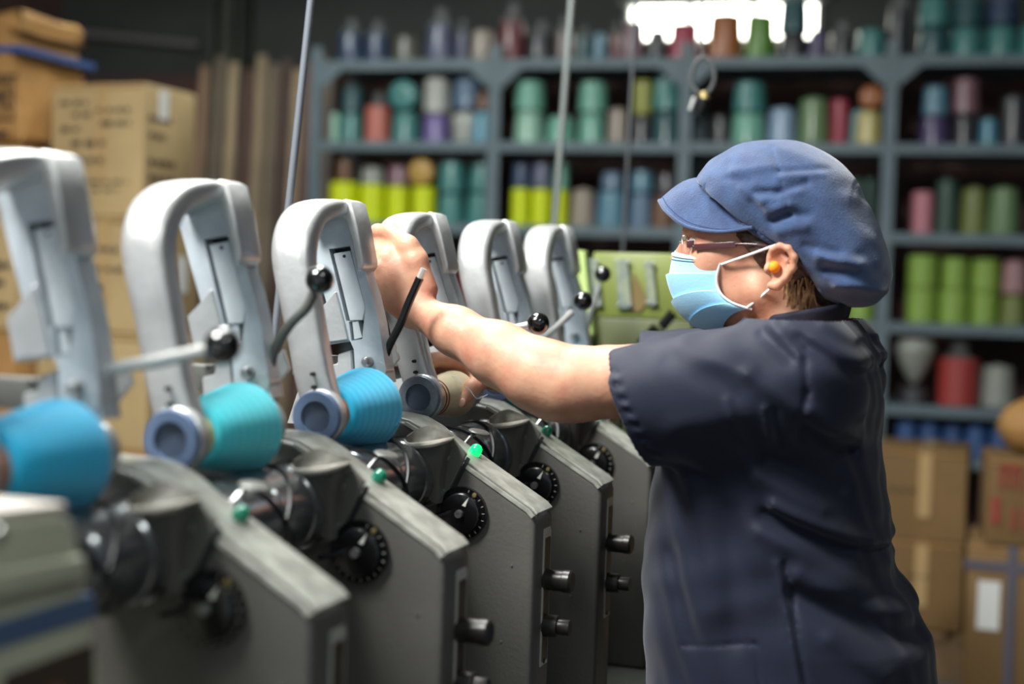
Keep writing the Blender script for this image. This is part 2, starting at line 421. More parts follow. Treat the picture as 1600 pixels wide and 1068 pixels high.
CN = {'navy': (48, 72, 108), 'slate': (86, 92, 124), 'beige': (160, 146, 130), 'khaki': (98, 98, 84), 'maroon': (116, 34, 42), 'charcoal': (52, 52, 58), 'dusty pink': (128, 112, 110),
      'dark teal': (36, 88, 94), 'sky blue': (84, 140, 165), 'mauve': (138, 94, 108), 'crimson': (180, 40, 72), 'orange brown': (178, 98, 42), 'leaf green': (96, 152, 46), 'violet': (74, 60, 112),
      'teal': (62, 140, 136), 'mint': (112, 186, 162), 'pale mint': (150, 204, 178), 'salmon': (214, 112, 96), 'off-white': (178, 180, 172), 'purple': (122, 102, 172), 'steel blue': (92, 124, 154), 'cyan': (74, 156, 184),
      'olive yellow': (160, 164, 52), 'brown': (120, 78, 46), 'peach': (176, 124, 100), 'powder blue': (144, 176, 210), 'moss green': (106, 140, 92), 'red': (176, 48, 72), 'pale teal': (110, 168, 172), 'straw': (206, 190, 110),
      'neon yellow': (222, 238, 12), 'ochre': (204, 160, 66), 'pink': (206, 124, 138), 'bottle green': (46, 80, 68), 'olive': (118, 130, 60), 'lime': (142, 182, 64), 'blue': (46, 88, 152), 'rose': (168, 122, 124), 'deep red': (176, 52, 46), 'pearl grey': (150, 156, 146)}
# rack contents read from the photo: (bay, level, [ (column x, [(width, height, colour, kind), ... from the bottom up]) ])   in photo pixels
K, T, B = 'cone', 'tube', 'bag'
ROWS = [
 (0, 0, [(543, [(44, 50, 'navy', K)]), (583, [(40, 50, 'navy', K)]), (629, [(38, 46, 'khaki', K)]), (682, [(56, 62, 'slate', K)]), (716, [(26, 50, 'slate', K)]), (748, [(44, 54, 'beige', K)])]),
 (1, 0, [(793, [(42, 66, 'maroon', K)]), (838, [(44, 48, 'charcoal', K)]), (874, [(30, 54, 'dusty pink', K)]), (905, [(28, 40, 'dark teal', K)]), (930, [(30, 46, 'sky blue', K)]), (954, [(26, 46, 'maroon', K)]), (982, [(46, 62, 'mauve', K)]), (1019, [(34, 50, 'charcoal', K)]), (1061, [(48, 62, 'crimson', K)])]),
 (2, 0, [(1124, [(52, 72, 'orange brown', K)]), (1178, [(48, 72, 'leaf green', K)]), (1230, [(54, 42, 'charcoal', K), (54, 54, 'dark teal', K)]), (1268, [(34, 46, 'violet', K)]), (1306, [(40, 44, 'charcoal', K)]), (1352, [(46, 50, 'teal', K)]), (1393, [(34, 84, 'charcoal', K)])]),
 (3, 0, [(1448, [(48, 48, 'dark teal', K), (46, 46, 'teal', K)]), (1500, [(52, 48, 'teal', K), (50, 46, 'dark teal', K)]), (1554, [(52, 52, 'teal', K), (50, 44, 'navy', K)]), (1606, [(48, 50, 'teal', K)])]),
 (0, 1, [(521, [(18, 46, 'pale mint', T)]), (547, [(36, 48, 'teal', K), (40, 38, 'dark teal', K)]), (588, [(40, 58, 'salmon', T)]), (632, [(44, 48, 'teal', K), (46, 42, 'teal', 'disc')]), (679, [(40, 46, 'purple', K), (44, 56, 'off-white', K)]), (726, [(48, 48, 'off-white', B), (42, 52, 'steel blue', K)]), (768, [(32, 50, 'cyan', K), (28, 28, 'brown', K)])]),
 (1, 1, [(824, [(44, 50, 'pale mint', K), (44, 46, 'mint', K)]), (873, [(44, 44, 'mint', K)]), (922, [(46, 50, 'mint', K), (50, 48, 'mint', K)]), (962, [(36, 56, 'beige', K)]), (1000, [(38, 46, 'charcoal', K), (28, 52, 'olive yellow', T)]), (1046, [(46, 52, 'dark teal', K), (48, 52, 'teal', K)])]),
 (2, 1, [(1122, [(28, 46, 'charcoal', K)]), (1166, [(52, 50, 'mint', K), (48, 48, 'teal', K)]), (1218, [(42, 60, 'powder blue', K)]), (1267, [(46, 74, 'moss green', K)]), (1307, [(28, 72, 'red', T)]), (1342, [(36, 58, 'pale teal', K)]), (1386, [(38, 54, 'straw', K), (34, 32, 'orange brown', 'disc')])]),
 (3, 1, [(1456, [(50, 46, 'violet', K), (38, 46, 'sky blue', K)]), (1503, [(38, 50, 'charcoal', K), (46, 56, 'mauve', K)]), (1540, [(32, 46, 'cyan', K)]), (1580, [(44, 80, 'charcoal', K)])]),
 (0, 2, [(538, [(44, 62, 'neon yellow', T), (24, 36, 'brown', K)]), (582, [(40, 60, 'neon yellow', T), (38, 26, 'pearl grey', K)]), (623, [(40, 58, 'neon yellow', T), (42, 32, 'mauve', K)]), (663, [(38, 58, 'neon yellow', T), (44, 42, 'ochre', 'disc')]), (706, [(44, 50, 'teal', K), (46, 48, 'teal', K)]), (752, [(44, 52, 'teal', K), (36, 46, 'teal', K)])]),
 (1, 2, [(814, [(32, 58, 'neon yellow', T), (32, 38, 'navy', K)]), (846, [(30, 58, 'neon yellow', T), (38, 40, 'slate', K)]), (876, [(26, 58, 'neon yellow', T), (26, 44, 'mint', K)]), (912, [(38, 60, 'beige', K)]), (957, [(46, 60, 'sky blue', K), (34, 26, 'steel blue', K)]), (1003, [(38, 56, 'steel blue', K), (34, 34, 'sky blue', K)]), (1046, [(40, 50, 'brown', K), (36, 36, 'charcoal', K)])]),
 (2, 2, [(1124, [(40, 60, 'steel blue', K)]), (1338, [(36, 84, 'bottle green', K)]), (1380, [(30, 86, 'bottle green', K)])]),
 (3, 2, [(1443, [(34, 66, 'pink', T)]), (1480, [(38, 88, 'bottle green', K)]), (1523, [(42, 76, 'olive', K)]), (1570, [(46, 76, 'moss green', K)])]),
 (0, 3, [(545, [(40, 60, 'charcoal', K)]), (640, [(42, 58, 'brown', K)]), (735, [(42, 66, 'maroon', K)])]),
 (1, 3, [(830, [(40, 66, 'charcoal', K)]), (905, [(42, 70, 'maroon', K)]), (950, [(40, 62, 'brown', K)]), (995, [(40, 58, 'slate', K)]), (1040, [(40, 62, 'charcoal', K)])]),
 (2, 3, [(1362, [(40, 44, 'lime', K)])]),
 (3, 3, [(1447, [(44, 54, 'lime', T), (44, 50, 'lime', T)]), (1497, [(46, 54, 'lime', T), (38, 48, 'lime', T)]), (1545, [(42, 52, 'lime', T), (44, 50, 'lime', T)]), (1592, [(40, 50, 'olive', K), (38, 52, 'rose', K)])]),
 (2, 4, [(1378, [(30, 56, 'pearl grey', K)])]),
 (3, 4, [(1441, [(44, 28, 'charcoal', K), (58, 74, 'pearl grey', 'heart')]), (1510, [(60, 74, 'deep red', T)]), (1572, [(50, 66, 'pearl grey', K)])]),
 (2, 5, [(1376, [(32, 50, 'crimson', K)])]),
 (3, 5, [(1432, [(34, 52, 'blue', K)]), (1468, [(34, 52, 'blue', K)]), (1505, [(36, 50, 'blue', K)]), (1542, [(36, 50, 'blue', K)]), (1578, [(34, 52, 'blue', K)])]),
]
me_cone = finish(lathe([(0, 0), (0.9, 0), (1, 0.04), (0.98, 0.3), (0.88, 0.9), (0.80, 0.955), (0.3, 0.965), (0.26, 1.0), (0, 1.0)], seg=20), 40)
me_tube = finish(lathe([(0, 0), (0.92, 0), (1, 0.03), (1.0, 0.94), (0.94, 0.985), (0.36, 0.985), (0.34, 1.0), (0, 1.0)], seg=20), 40)
me_disc = finish(lathe([(0.34, 0.12), (0.34, 0.0), (0.92, 0), (1, 0.06), (0.97, 0.3), (0.82, 0.9), (0.3, 0.93), (0, 0.93)], seg=24), 40)
def tuft_mesh(seed):
    r = random.Random(seed); bm = nb(); rings = []
    for j, (rr, z) in enumerate(((0.95, 0.86), (0.92, 0.95), (0.7, 1.03), (0.35, 1.12), (0.45, 1.25), (0.25, 1.36))):
        rings.append([bm.verts.new((rr * (1 + r.uniform(-.12, .12) * (j > 1)) * math.cos(k * math.pi / 7), rr * (1 + r.uniform(-.12, .12) * (j > 1)) * math.sin(k * math.pi / 7), z + r.uniform(-.05, .05) * (j > 1))) for k in range(14)])
    for A, Bq in zip(rings, rings[1:]):
        for k in range(14): bm.faces.new((A[k], A[(k + 1) % 14], Bq[(k + 1) % 14], Bq[k]))
    return finish(bm, 60)
tufts = [tuft_mesh(s) for s in range(3)]
m_wrap = mat('clear_plastic_wrap', (205, 210, 210), 0.18, alpha=0.14, spec=0.6)
def heart_mesh():
    bm = nb(); pr = [(0.02, 0), (0.25, 0.1), (0.5, 0.25), (0.8, 0.5), (1.0, 0.75), (0.85, 0.95), (0.4, 1.0), (0, 0.98)]
    return finish(lathe(pr, seg=16, bm=bm), 60)
me_heart = heart_mesh()
def bag_mesh():
    bm = lathe([(0, 0), (0.75, 0), (0.85, 0.1), (0.95, 0.5), (1.05, 0.85), (0.95, 0.97), (0.4, 0.99), (0.3, 1.1), (0, 1.1)], seg=16); r = random.Random(3)
    for v in bm.verts: v.co.x *= 1 + r.uniform(-.07, .07); v.co.y *= 1 + r.uniform(-.07, .07)
    return finish(bm, 60)
me_bag = bag_mesh()
def yarn_mat(cn):
    g_ = sum(CN[cn]) / 3; c_ = tuple(v * 0.84 + g_ * 0.16 for v in CN[cn]) if cn != 'neon yellow' else CN[cn]  # yarn greyed slightly: background haze put into the colour
    return mat('yarn_' + cn.replace(' ', '_').replace('-', '_'), c_, 0.45, bump=0.4, bscale=18, stretch=(1, 1, 14), coat=0.45, vary=0.12, vscale=3)
LNAME = ['top', 'second', 'third', 'fourth', 'fifth', 'lowest visible']
BNAME = ['left bay of the rack', 'bay second from left', 'bay behind the blue cap', 'right bay of the rack']
KN = {K: ('yarn_cone', 'yarn cone', 'yarn cone'), T: ('yarn_spool', 'yarn spool', 'yarn spool'), 'disc': ('yarn_cone', 'tilted yarn cone', 'yarn cone'), B: ('plastic_bag', 'bulging plastic bag of yarn', 'bag'), 'heart': ('plastic_bag', 'rounded plastic bag', 'bag')}
nsp = 0
for bay, lev, cols in ROWS:
    for ci, (cx, stack) in enumerate(cols):
        z = LEV[lev]
        off = 0.10 + 0.03 * ((ci * 7 + lev * 3) % 3)
        u, _, t = shelf_uv(cx, 300, off); pm = t / FPX
        umin = -2 * BW + bay * BW
        for si, (wpx, hpx, cn, kd) in enumerate(stack):
            lim = 99.0
            for cj in (ci - 1, ci + 1):
                if 0 <= cj < len(cols): wj = max(t_[0] for t_ in cols[cj][1]); lim = min(lim, abs(cols[cj][0] - cx) * wpx / (wpx + wj))
            r = min(wpx * 0.535, lim - 0.4) * pm; h = hpx * pm * 1.02
            uu = min(max(u, umin + r + 0.032), umin + BW - r - 0.032) if lev else u
            nm, word, cat = KN[kd]
            p = SP0 + SDIR * uu + SNOR * max(off, r + 0.012)
            where = '%s column, %s shelf, %s' % (ordn[ci], LNAME[lev], BNAME[bay])
            pos = '' if len(stack) == 1 else ('upper ' if si else 'lower ')
            label = '%s%s %s, %s' % (pos, cn, word, where)
            me0 = {K: me_cone, T: me_tube, 'disc': me_disc, B: me_bag, 'heart': me_heart}[kd]
            me = me0.copy(); mt = yarn_mat(cn); me.materials.append(mt)
            o = bpy.data.objects.new(nm, me); COL.objects.link(o)
            if kd == 'disc':
                o.location = (p[0], p[1] - 0.02, z + r + 0.001); o.scale = (r, r, min(h, 2 * r) * 1.1); o.rotation_euler = (R_(-90), 0, AL); h = 2 * r
                if o.scale[2] > 0.13: o.scale[2] = 0.13
                o.location = (p[0] - SNOR[0] * 0.07, p[1] - SNOR[1] * 0.07, z + r + 0.001)
            else:
                o.location = (p[0], p[1], z + 0.001); o.scale = (r, r, h); o.rotation_euler = (0, 0, random.uniform(0, 6))
            tag(o, label, cat, 'yarn stored on the steel rack')
            nsp += 1
            if (lev == 0 and si == len(stack) - 1 and cn in ('slate', 'navy', 'maroon', 'dusty pink', 'mauve', 'crimson', 'charcoal', 'dark teal')) or cn in ('salmon', 'deep red'):
                link('plastic_wrap', tufts[nsp % 3], m_wrap, o)
            z += h * (1.12 if kd == B else 1.0) + 0.001

# ------------------------------------------------------------------ cartons
m_card = mat('cardboard', (178, 154, 110), 0.8, vary=0.12, vscale=4, bump=0.1, bscale=60)
m_card2 = mat('cardboard_brown', (170, 128, 74), 0.8, vary=0.18, vscale=4, bump=0.1, bscale=60)
m_tape = mat('packing_tape', (176, 148, 104), 0.25, coat=0.3)
m_paper = mat('white_label_paper', (215, 218, 215), 0.6)
m_ink = mat('print_ink_dark', (62, 54, 44), 0.7); m_red = mat('print_ink_red', (176, 52, 48), 0.7); m_strap = mat('blue_strap', (52, 82, 140), 0.4)
def carton(label, x0, x1, yf, dep, z0, z1, rz=0.0, card=None, lines=(), side_lines=(), red=(), paper=(), tape=True, tape_side=False):
    """x0..x1: front face at Y=yf; lines: printed words as fractions (u0,u1,v) on the front; side_lines on the +X face"""
    W, H = x1 - x0, z1 - z0
    e = empty('carton', ((x0 + x1) / 2, yf + dep / 2, z0), label, 'carton', 'stacked cartons', rz)
    bm = bx((0, 0, H / 2), (W, dep, H), bev=0.006)
    bmesh.ops.subdivide_edges(bm, edges=bm.edges, cuts=1)
    for v in bm.verts:
        v.co += Vector((rng.uniform(-1, 1), rng.uniform(-1, 1), 0)) * 0.003
    obj('box', bm, card or m_card, e, smooth=40)
    obj('flap_seam', bx((0, -dep / 2 - 0.0035, H - 0.012), (W * 0.98, 0.004, 0.006)), m_card2, e, smooth=None)
    if tape:
        obj('tape', bx((0.02, -dep / 2 - 0.004, H * 0.62), (0.045, 0.0025, H * 0.72), bev=0), m_tape, e, smooth=None)
        obj('tape', bx((0.02, 0, H + 0.001), (0.045, dep, 0.002)), m_tape, e, smooth=None)
    def marks(items, side, mt, name):
        for u0, u1, v, hh in items:
            x = u0
            while x < u1 - 0.01:
                bm = nb()
                wd = random.uniform(0.06, 0.14); wd = min(wd, u1 - x)
                for q in range(max(1, int(wd / 0.022))):
                    a = x + q * 0.022
                    if side == 'f': box(bm, ((a + 0.0105 - 0.5) * W, -dep / 2 - 0.0045, v * H), (0.021 * W, 0.0016, hh * H * random.uniform(0.6, 1.0)))
                    else: box(bm, (W / 2 + 0.0045, (a + 0.0105 - 0.5) * dep, v * H), (0.0016, 0.021 * dep, hh * H * random.uniform(0.6, 1.0)))
                obj(name, bm, mt, e, smooth=None)
                x += wd + 0.03
    marks(lines, 'f', m_ink, 'print'); marks(side_lines, 's', m_ink, 'print'); marks(red, 's', m_red, 'red_print')
    for (side, u, v, a, b_) in paper:
        if side == 'f': obj('paper_label', bx(((u - .5) * W, -dep / 2 - 0.005, v * H), (a, 0.002, b_)), m_paper, e, smooth=None)
        else: obj('paper_label', bx((W / 2 + 0.005, (u - .5) * dep, v * H), (0.002, a, b_)), m_paper, e, smooth=None)
    return e
TL = [(0.10, 0.42, 0.86, .035), (0.5, 0.86, 0.80, .035), (0.24, 0.46, 0.77, .035), (0.55, 0.88, 0.70, .04), (0.12, 0.32, 0.66, .04), (0.24, 0.60, 0.55, .05), (0.26, 0.60, 0.42, .05), (0.3, 0.86, 0.26, .025), (0.46, 0.76, 0.20, .025)]
SL = [(0.08, 0.5, 0.75, .04), (0.1, 0.4, 0.62, .04), (0.1, 0.6, 0.42, .05), (0.1, 0.6, 0.3, .05)]
def tp(x, y, Y): return at(x, y, Y)
XA0, XA1 = float(tp(80, 200, 4.2)[0]), float(tp(230, 200, 4.2)[0])
ZA = [float(tp(160, 131, 4.2)[2]), float(tp(190, 338, 4.2)[2])]; hA = ZA[0] - ZA[1]
carton('tall printed carton, topmost of the stack behind the handles', XA0, XA1, 4.2, 0.30, ZA[1], ZA[0], R_(-3), lines=TL, side_lines=SL, paper=[('s', 0.35, 0.86, 0.05, 0.10)])
z2 = ZA[1] - 0.004
carton('carton with red print and white label, second from top behind the handles', XA0 + 0.02, XA1 + 0.02, 4.18, 0.34, z2 - 0.40, z2, R_(2), card=m_card, lines=[(0.2, 0.7, 0.72, .05), (0.2, 0.8, 0.55, .05), (0.2, 0.6, .38, .05)], red=[(0.2, 0.45, 0.75, .06), (0.15, 0.5, 0.55, .06)], paper=[('s', 0.62, 0.52, 0.07, 0.13)])
carton('plain carton, third from top of the stack behind the handles', XA0 - 0.02, XA1 + 0.04, 4.17, 0.36, z2 - 0.80, z2 - 0.404, 0.0, card=m_card, lines=[(0.2, 0.8, 0.6, .05)])
carton('plain brown carton at the foot of the stack behind the handles', XA0 - 0.02, XA1 + 0.04, 4.17, 0.36, 0.002, z2 - 0.804, 0.0, card=m_card2)
# left column: strapped parcel on two cartons
XB0, XB1 = float(tp(-110, 200, 4.1)[0]), XA0 - 0.05
zb = float(tp(40, 222, 4.1)[2]); zt = float(tp(30, 40, 4.1)[2])
pc = empty('parcel', ((XB0 + XB1) / 2, 4.1 + 0.2, zb), 'brown paper parcel with blue straps and handling symbols at far left', 'parcel')
Wp, Hp = XB1 - XB0, zt - zb
bm = bx((0, 0, Hp / 2), (Wp, 0.4, Hp), bev=0.02); bmesh.ops.subdivide_edges(bm, edges=bm.edges, cuts=2, use_grid_fill=True)
for v in bm.verts: v.co += Vector(rng.uniform(-1, 1, 3)) * 0.007; v.co.x -= 0.10 * max(0, (v.co.z / Hp - 0.3)) * (v.co.x > 0)
m_kraft = mat('kraft_paper', (176, 132, 76), 0.7, bump=0.5, bscale=14, vary=0.2, vscale=5)
obj('wrapping', bm, m_kraft, pc, smooth=30)
bm = bx((-0.02, 0, Hp + 0.02), (Wp * 0.96, 0.36, 0.07), bev=0.02); bmesh.ops.subdivide_edges(bm, edges=bm.edges, cuts=2)
for v in bm.verts: v.co += Vector(rng.uniform(-1, 1, 3)) * 0.012
obj('folded_top', bm, m_kraft, pc, smooth=30)
obj('strap', bx((0, 0, Hp * 0.80), (Wp + 0.012, 0.414, 0.022)), m_strap, pc, smooth=None)
obj('strap', bx((Wp * 0.12, -0.206, Hp * 0.5), (0.02, 0.008, Hp)), m_strap, pc, smooth=None)
bm = nb()
xs0, xs1, zs0, zs1 = Wp * 0.10, Wp * 0.43, Hp * 0.20, Hp * 0.52
for a in ((xs0, zs0, xs1, zs0), (xs0, zs1, xs1, zs1), (xs0, zs0, xs0, zs1), (xs1, zs0, xs1, zs1), ((xs0 + 2 * xs1) / 3, zs0, (xs0 + 2 * xs1) / 3, zs1)):
    box(bm, ((a[0] + a[2]) / 2, -0.208, (a[1] + a[3]) / 2), (abs(a[2] - a[0]) + 0.006, 0.003, abs(a[3] - a[1]) + 0.006))
um = [(xs0 + 0.015 + 0.07 * (0.5 + 0.5 * math.cos(t)), zs0 + (zs1 - zs0) * 0.45 + 0.045 * math.sin(t)) for t in np.linspace(0, math.pi, 9)]
prism(um, -0.21, -0.207, bm=bm); box(bm, (xs0 + 0.05, -0.208, zs0 + 0.035), (0.005, 0.003, 0.06))
for q in (0.3, 0.62): prism([(xs1 - 0.035, zs0 + (zs1 - zs0) * q), (xs1 - 0.012, zs0 + (zs1 - zs0) * q), (xs1 - 0.0235, zs0 + (zs1 - zs0) * (q + .22))], -0.21, -0.207, bm=bm)
for q in range(5): box(bm, (xs0 + 0.02 + q * 0.028, -0.208, zs1 + 0.02), (0.02, 0.003, 0.012)); box(bm, (xs0 + 0.01 + q * 0.022, -0.208, zs0 - 0.05), (0.016, 0.003, 0.02))
obj('print', bm, m_ink, pc, smooth=None)
zq = float(tp(30, 333, 4.1)[2]); zr = float(tp(30, 515, 4.1)[2])
carton('plain carton directly under the strapped parcel', XB0, XB1, 4.08, 0.42, zq + 0.002, zb - 0.012, 0.0, card=m_card2, tape=False)
carton('carton with red stripe and dark print at far left under the plain one', XB0, XB1, 4.08, 0.42, zr, zq, 0.0, card=m_card, lines=[(0.62, 0.98, 0.55, .07), (0.66, 0.95, 0.4, .07), (0.7, 0.98, 0.2, .06)], side_lines=[(0.1, 0.7, .5, .06)])
carton('carton at the foot of the far left stack', XB0, XB1, 4.08, 0.42, 0.002, zr - 0.003, 0.0, card=m_card2)
# red stripe band on the far left carton is a strip of tape
# right-hand stack on a pallet
XR0, XR1 = float(tp(1362, 780, 5.4)[0]), float(tp(1510, 780, 5.4)[0])
zz = [float(tp(1450, y, 5.4)[2]) for y in (703, 846, 985)]
m_card3 = mat('cardboard_dark', (122, 94, 56), 0.8, vary=0.15, vscale=4, bump=0.1, bscale=60)
pal = empty('pallet', ((XR0 + XR1) / 2, 5.62, 0), 'low wooden pallet under the cartons behind the worker', 'pallet')
for q in range(4): obj('plank', bx((-0.2 + q * 0.133, 0, zz[2] - 0.014), (0.1, 0.5, 0.02)), mat('pallet_wood', (120, 96, 66), 0.8, vary=0.2), pal, smooth=None)
for q in (-0.2, 0.0, 0.2): obj('block', bx((0, q, (zz[2] - 0.026) / 2 + 0.001), (0.5, 0.07, zz[2] - 0.026)), mat('pallet_wood', (120, 96, 66)), pal, smooth=None)
carton('brown carton on top of the pallet stack behind the worker', XR0, XR1, 5.4, 0.4, zz[1] + 0.002, zz[0], 0, card=m_card3, lines=[(0.18, 0.5, 0.55, .04)], tape=True)
carton('brown taped carton standing on the pallet behind the worker', XR0, XR1, 5.4, 0.4, zz[2] + 0.001, zz[1], 0, card=m_card3, tape=True, lines=[(0.4, 0.7, 0.6, .03)])
XS0, XS1 = float(tp(1514, 900, 4.9)[0]), float(tp(1700, 900, 4.9)[0])
zs = [float(tp(1560, y, 4.9)[2]) for y in (716, 852)]
e = carton('brown carton with red lettering at the right edge', XS0 + 0.03, XS1, 4.9, 0.4, zs[1] + 0.003, zs[0], R_(4), card=m_card3, tape=False)
bm = nb(); H = zs[0] - zs[1]; W = XS1 - XS0
for (u, v, a, b_) in ((-.34, .80, .012, .08), (-.27, .80, .012, .08), (-.20, .80, .012, .08), (-.27, .90, .062, .014), (-.10, .80, .012, .08), (-.04, .80, .012, .08), (-.07, .90, .036, .014), (-.38, .40, .028, .085), (-.22, .32, .014, .07), (-.12, .34, .014, .07)):
    box(bm, (u * W, -0.2065, v * H), (a, 0.002, b_))
obj('red_print', bm, mat('print_ink_faded_red', (142, 62, 50), 0.8), e, smooth=None)
e = carton('strapped carton with white paper label at the bottom right corner', XS0 - 0.01, XS1, 4.9, 0.4, 0.002, zs[1], 0, card=m_card3, tape=False, paper=[('f', 0.2, 0.66, 0.07, 0.16)])
obj('strap', bx((0, -0.206, zs[1] * 0.88), (W + 0.02, 0.004, 0.03)), mat('grey_strap', (86, 84, 96), 0.5), e, smooth=None)
obj('strap', bx((-W * 0.12, -0.207, zs[1] * 0.5), (0.03, 0.004, zs[1])), mat('grey_strap', (86, 84, 96), 0.5), e, smooth=None)
sk = at3(1622, 690, 4.95); 
bm = ball((0, 0, 0.085), (0.13, 0.11, 0.095)); 
for v in bm.verts: v.co += Vector(rng.uniform(-1, 1, 3)) * 0.004
tag(obj('sack', bm, m_kraft, loc=(sk[0], 5.1, zs[0] + 0.012)), 'rounded brown sack lying on the red lettered carton', 'sack')

# ------------------------------------------------------------------ winding machine
def HY(k): return 0.84 + 0.32 * k               # near face of the casing of head k
HX, HZ = -0.75, 0.71                            # origin of a head (on the bed)
SH = (-HX, 0, -HZ)
m_case = mat('casing_grey_enamel', (88, 87, 83), 0.4, bump=0.25, bscale=160, vary=0.15, vscale=9, coat=0.1)
m_case_top = mat('casing_top_lit_worn', (160, 162, 154), 0.34, bump=0.3, bscale=90, rgb2=(132, 133, 126), vscale=45, detail=6)
m_panel = mat('inner_panel_grey', (112, 112, 107), 0.4, metal=0.3, vary=0.2, vscale=14)
m_alu = mat('cast_aluminium', (206, 208, 208), 0.36, metal=0.55, bump=0.25, bscale=120, vary=0.22, vscale=16, detail=6)
m_alu_flat = mat('machined_aluminium', (196, 206, 213), 0.4, metal=0.3, bump=0.15, bscale=140, vary=0.2, vscale=24, detail=6)
m_alu_lt = mat('latch_aluminium', (214, 222, 226), 0.34, metal=0.4, vary=0.12, vscale=30)
m_dark = mat('recess_shade', (30, 31, 33), 0.6)  # near-black stands in for the shade inside slots, grooves and holes
m_black = mat('black_bakelite', (14, 14, 16), 0.22, coat=0.5)
m_ball = mat('polished_black_ball', (10, 10, 12), 0.10, coat=1.0)
m_chrome = mat('drum_dark_chrome', (150, 153, 156), 0.2, metal=0.85, vary=0.3, vscale=20)
m_groove = mat('drum_groove', (22, 24, 28), 0.4)
m_steel = mat('bright_steel_rod', (206, 207, 204), 0.25, metal=0.5)
m_hub = mat('blue_grey_hub_plastic', (96, 116, 148), 0.42)
m_hub_in = mat('hub_recess_plastic', (72, 86, 108), 0.5, vary=0.3, vscale=40)
m_white = mat('white_mark', (225, 225, 215), 0.5)
m_brass = mat('brass_screw', (196, 176, 120), 0.35, metal=0.8)
m_bolt = mat('bolt_steel', (170, 172, 172), 0.3, metal=0.85)
m_plate = mat('dark_name_plate', (96, 88, 64), 0.3, metal=0.5, rgb2=(54, 46, 34), vscale=30)
m_platef = mat('name_plate_edge', (196, 196, 186), 0.35, metal=0.4)
m_led = mat('green_lens_off', (12, 128, 100), 0.12, coat=0.8)
m_led_on = mat('green_lens_lit', (8, 220, 112), 0.12, coat=0.8, emit=0.8)
m_knob = mat('dark_turning_knob', (44, 42, 40), 0.34, metal=0.25, vary=0.3, vscale=40)

OUT = [(-0.93, 0.71), (-0.93, 1.15), (-0.92, 1.178), (-0.895, 1.191), (-0.86, 1.194), (-0.815, 1.193), (-0.79, 1.189), (-0.767, 1.178), (-0.742, 1.161), (-0.66, 1.113), (-0.607, 1.082), (-0.599, 1.074), (-0.596, 1.062), (-0.596, 0.71)]
PARTS = []        # (name, mesh, material, level, parent index)   shared by the heads
def part(name, bm, mt, parent=None, smooth=35, shift=SH):
    PARTS.append((name, finish(bm, smooth, shift), mt, parent)); return len(PARTS) - 1
P_CASE = part('casing', prism(OUT, 0.0, 0.078, bev=0.007, seg=3), m_case)
# worn top cover following the outline, painted paler for light from above, a little proud of the casing
top = OUT[2:12]; C0 = (-0.80, 1.0)
def off_pts(pts, d):
    o = []
    for i, p in enumerate(pts):
        a, b_ = pts[max(i - 1, 0)], pts[min(i + 1, len(pts) - 1)]
        tx, tz = b_[0] - a[0], b_[1] - a[1]; L = math.hypot(tx, tz); o.append((p[0] - tz / L * d, p[1] + tx / L * d))
    return o
part('top_cover', prism(off_pts(top, 0.003) + off_pts(top, -0.004)[::-1], 0.012, 0.079, bev=0.0012, seg=1), m_case_top, P_CASE)
part('rim_line', prism(off_pts(top[4:], 0.0012) + off_pts(top[4:], -0.0035)[::-1], -0.0018, 0.004), m_case_top, P_CASE)
# dial on the near face
DX, DZ = -0.701, 1.071
P_DIAL = part('dial', lathe([(0, -0.013), (0.026, -0.013), (0.0275, -0.012), (0.0285, -0.007), (0.036, -0.0065), (0.0365, -0.001), (0.0365, 0.004)], (DX, 0, DZ), (0, 1, 0), 40), m_black)
part('pointer', prism([(DX + 0.004, DZ + 0.012), (DX + 0.009, DZ + 0.0105), (DX + 0.0135, DZ + 0.0235)], -0.0145, -0.0125), m_white, P_DIAL)
part('centre_nut', lathe([(0, -0.0145), (0.002, -0.0145), (0.002, -0.018), (0.0052, -0.018), (0.0058, -0.013)], (DX, 0, DZ), (0, 1, 0), 16), m_bolt, P_DIAL)
part('screw', lathe([(0, -0.009), (0.003, -0.0085), (0.0035, -0.006)], (DX + 0.019, 0, DZ + 0.026), (0, 1, 0), 10), m_brass, P_DIAL)
bm = nb()
for q in range(14):
    t = R_(-150 + q * 17); cc = Vector((DX + 0.0325 * math.cos(t), -0.0068, DZ + 0.0325 * math.sin(t)))
    box(bm, cc, (0.0034, 0.0012, 0.0009), Matrix.Rotation(-t, 3, 'Y'))
part('scale_marks', bm, m_platef, P_DIAL, smooth=None)
# inner panel, groove, bolts and the drum end guard on the near face (measured at head 4)
Y4 = HY(4)
part('inner_panel', prism(xz([(846, 677), (815, 741), (795, 748), (752, 742), (742, 690), (762, 662), (826, 655)], Y4), -0.005, 0.001, bev=0.001, seg=1), m_panel, P_CASE)
part('groove_strip', prism(xz([(846, 681), (850, 684), (820, 744), (816, 741)], Y4), -0.0022, 0.001), m_dark, P_CASE)
for (x, y, r) in ((818, 681, 0.0062), (813, 728, 0.0055)):
    cx, cz = xz([(x, y)], Y4)[0]
    part('bolt', lathe([(0, -0.0115), (r * 0.35, -0.0115), (r * 0.4, -0.0105), (r * 0.95, -0.0105), (r, -0.009), (r, -0.004)], (cx, 0, cz), (0, 1, 0), 14), m_bolt, P_CASE)
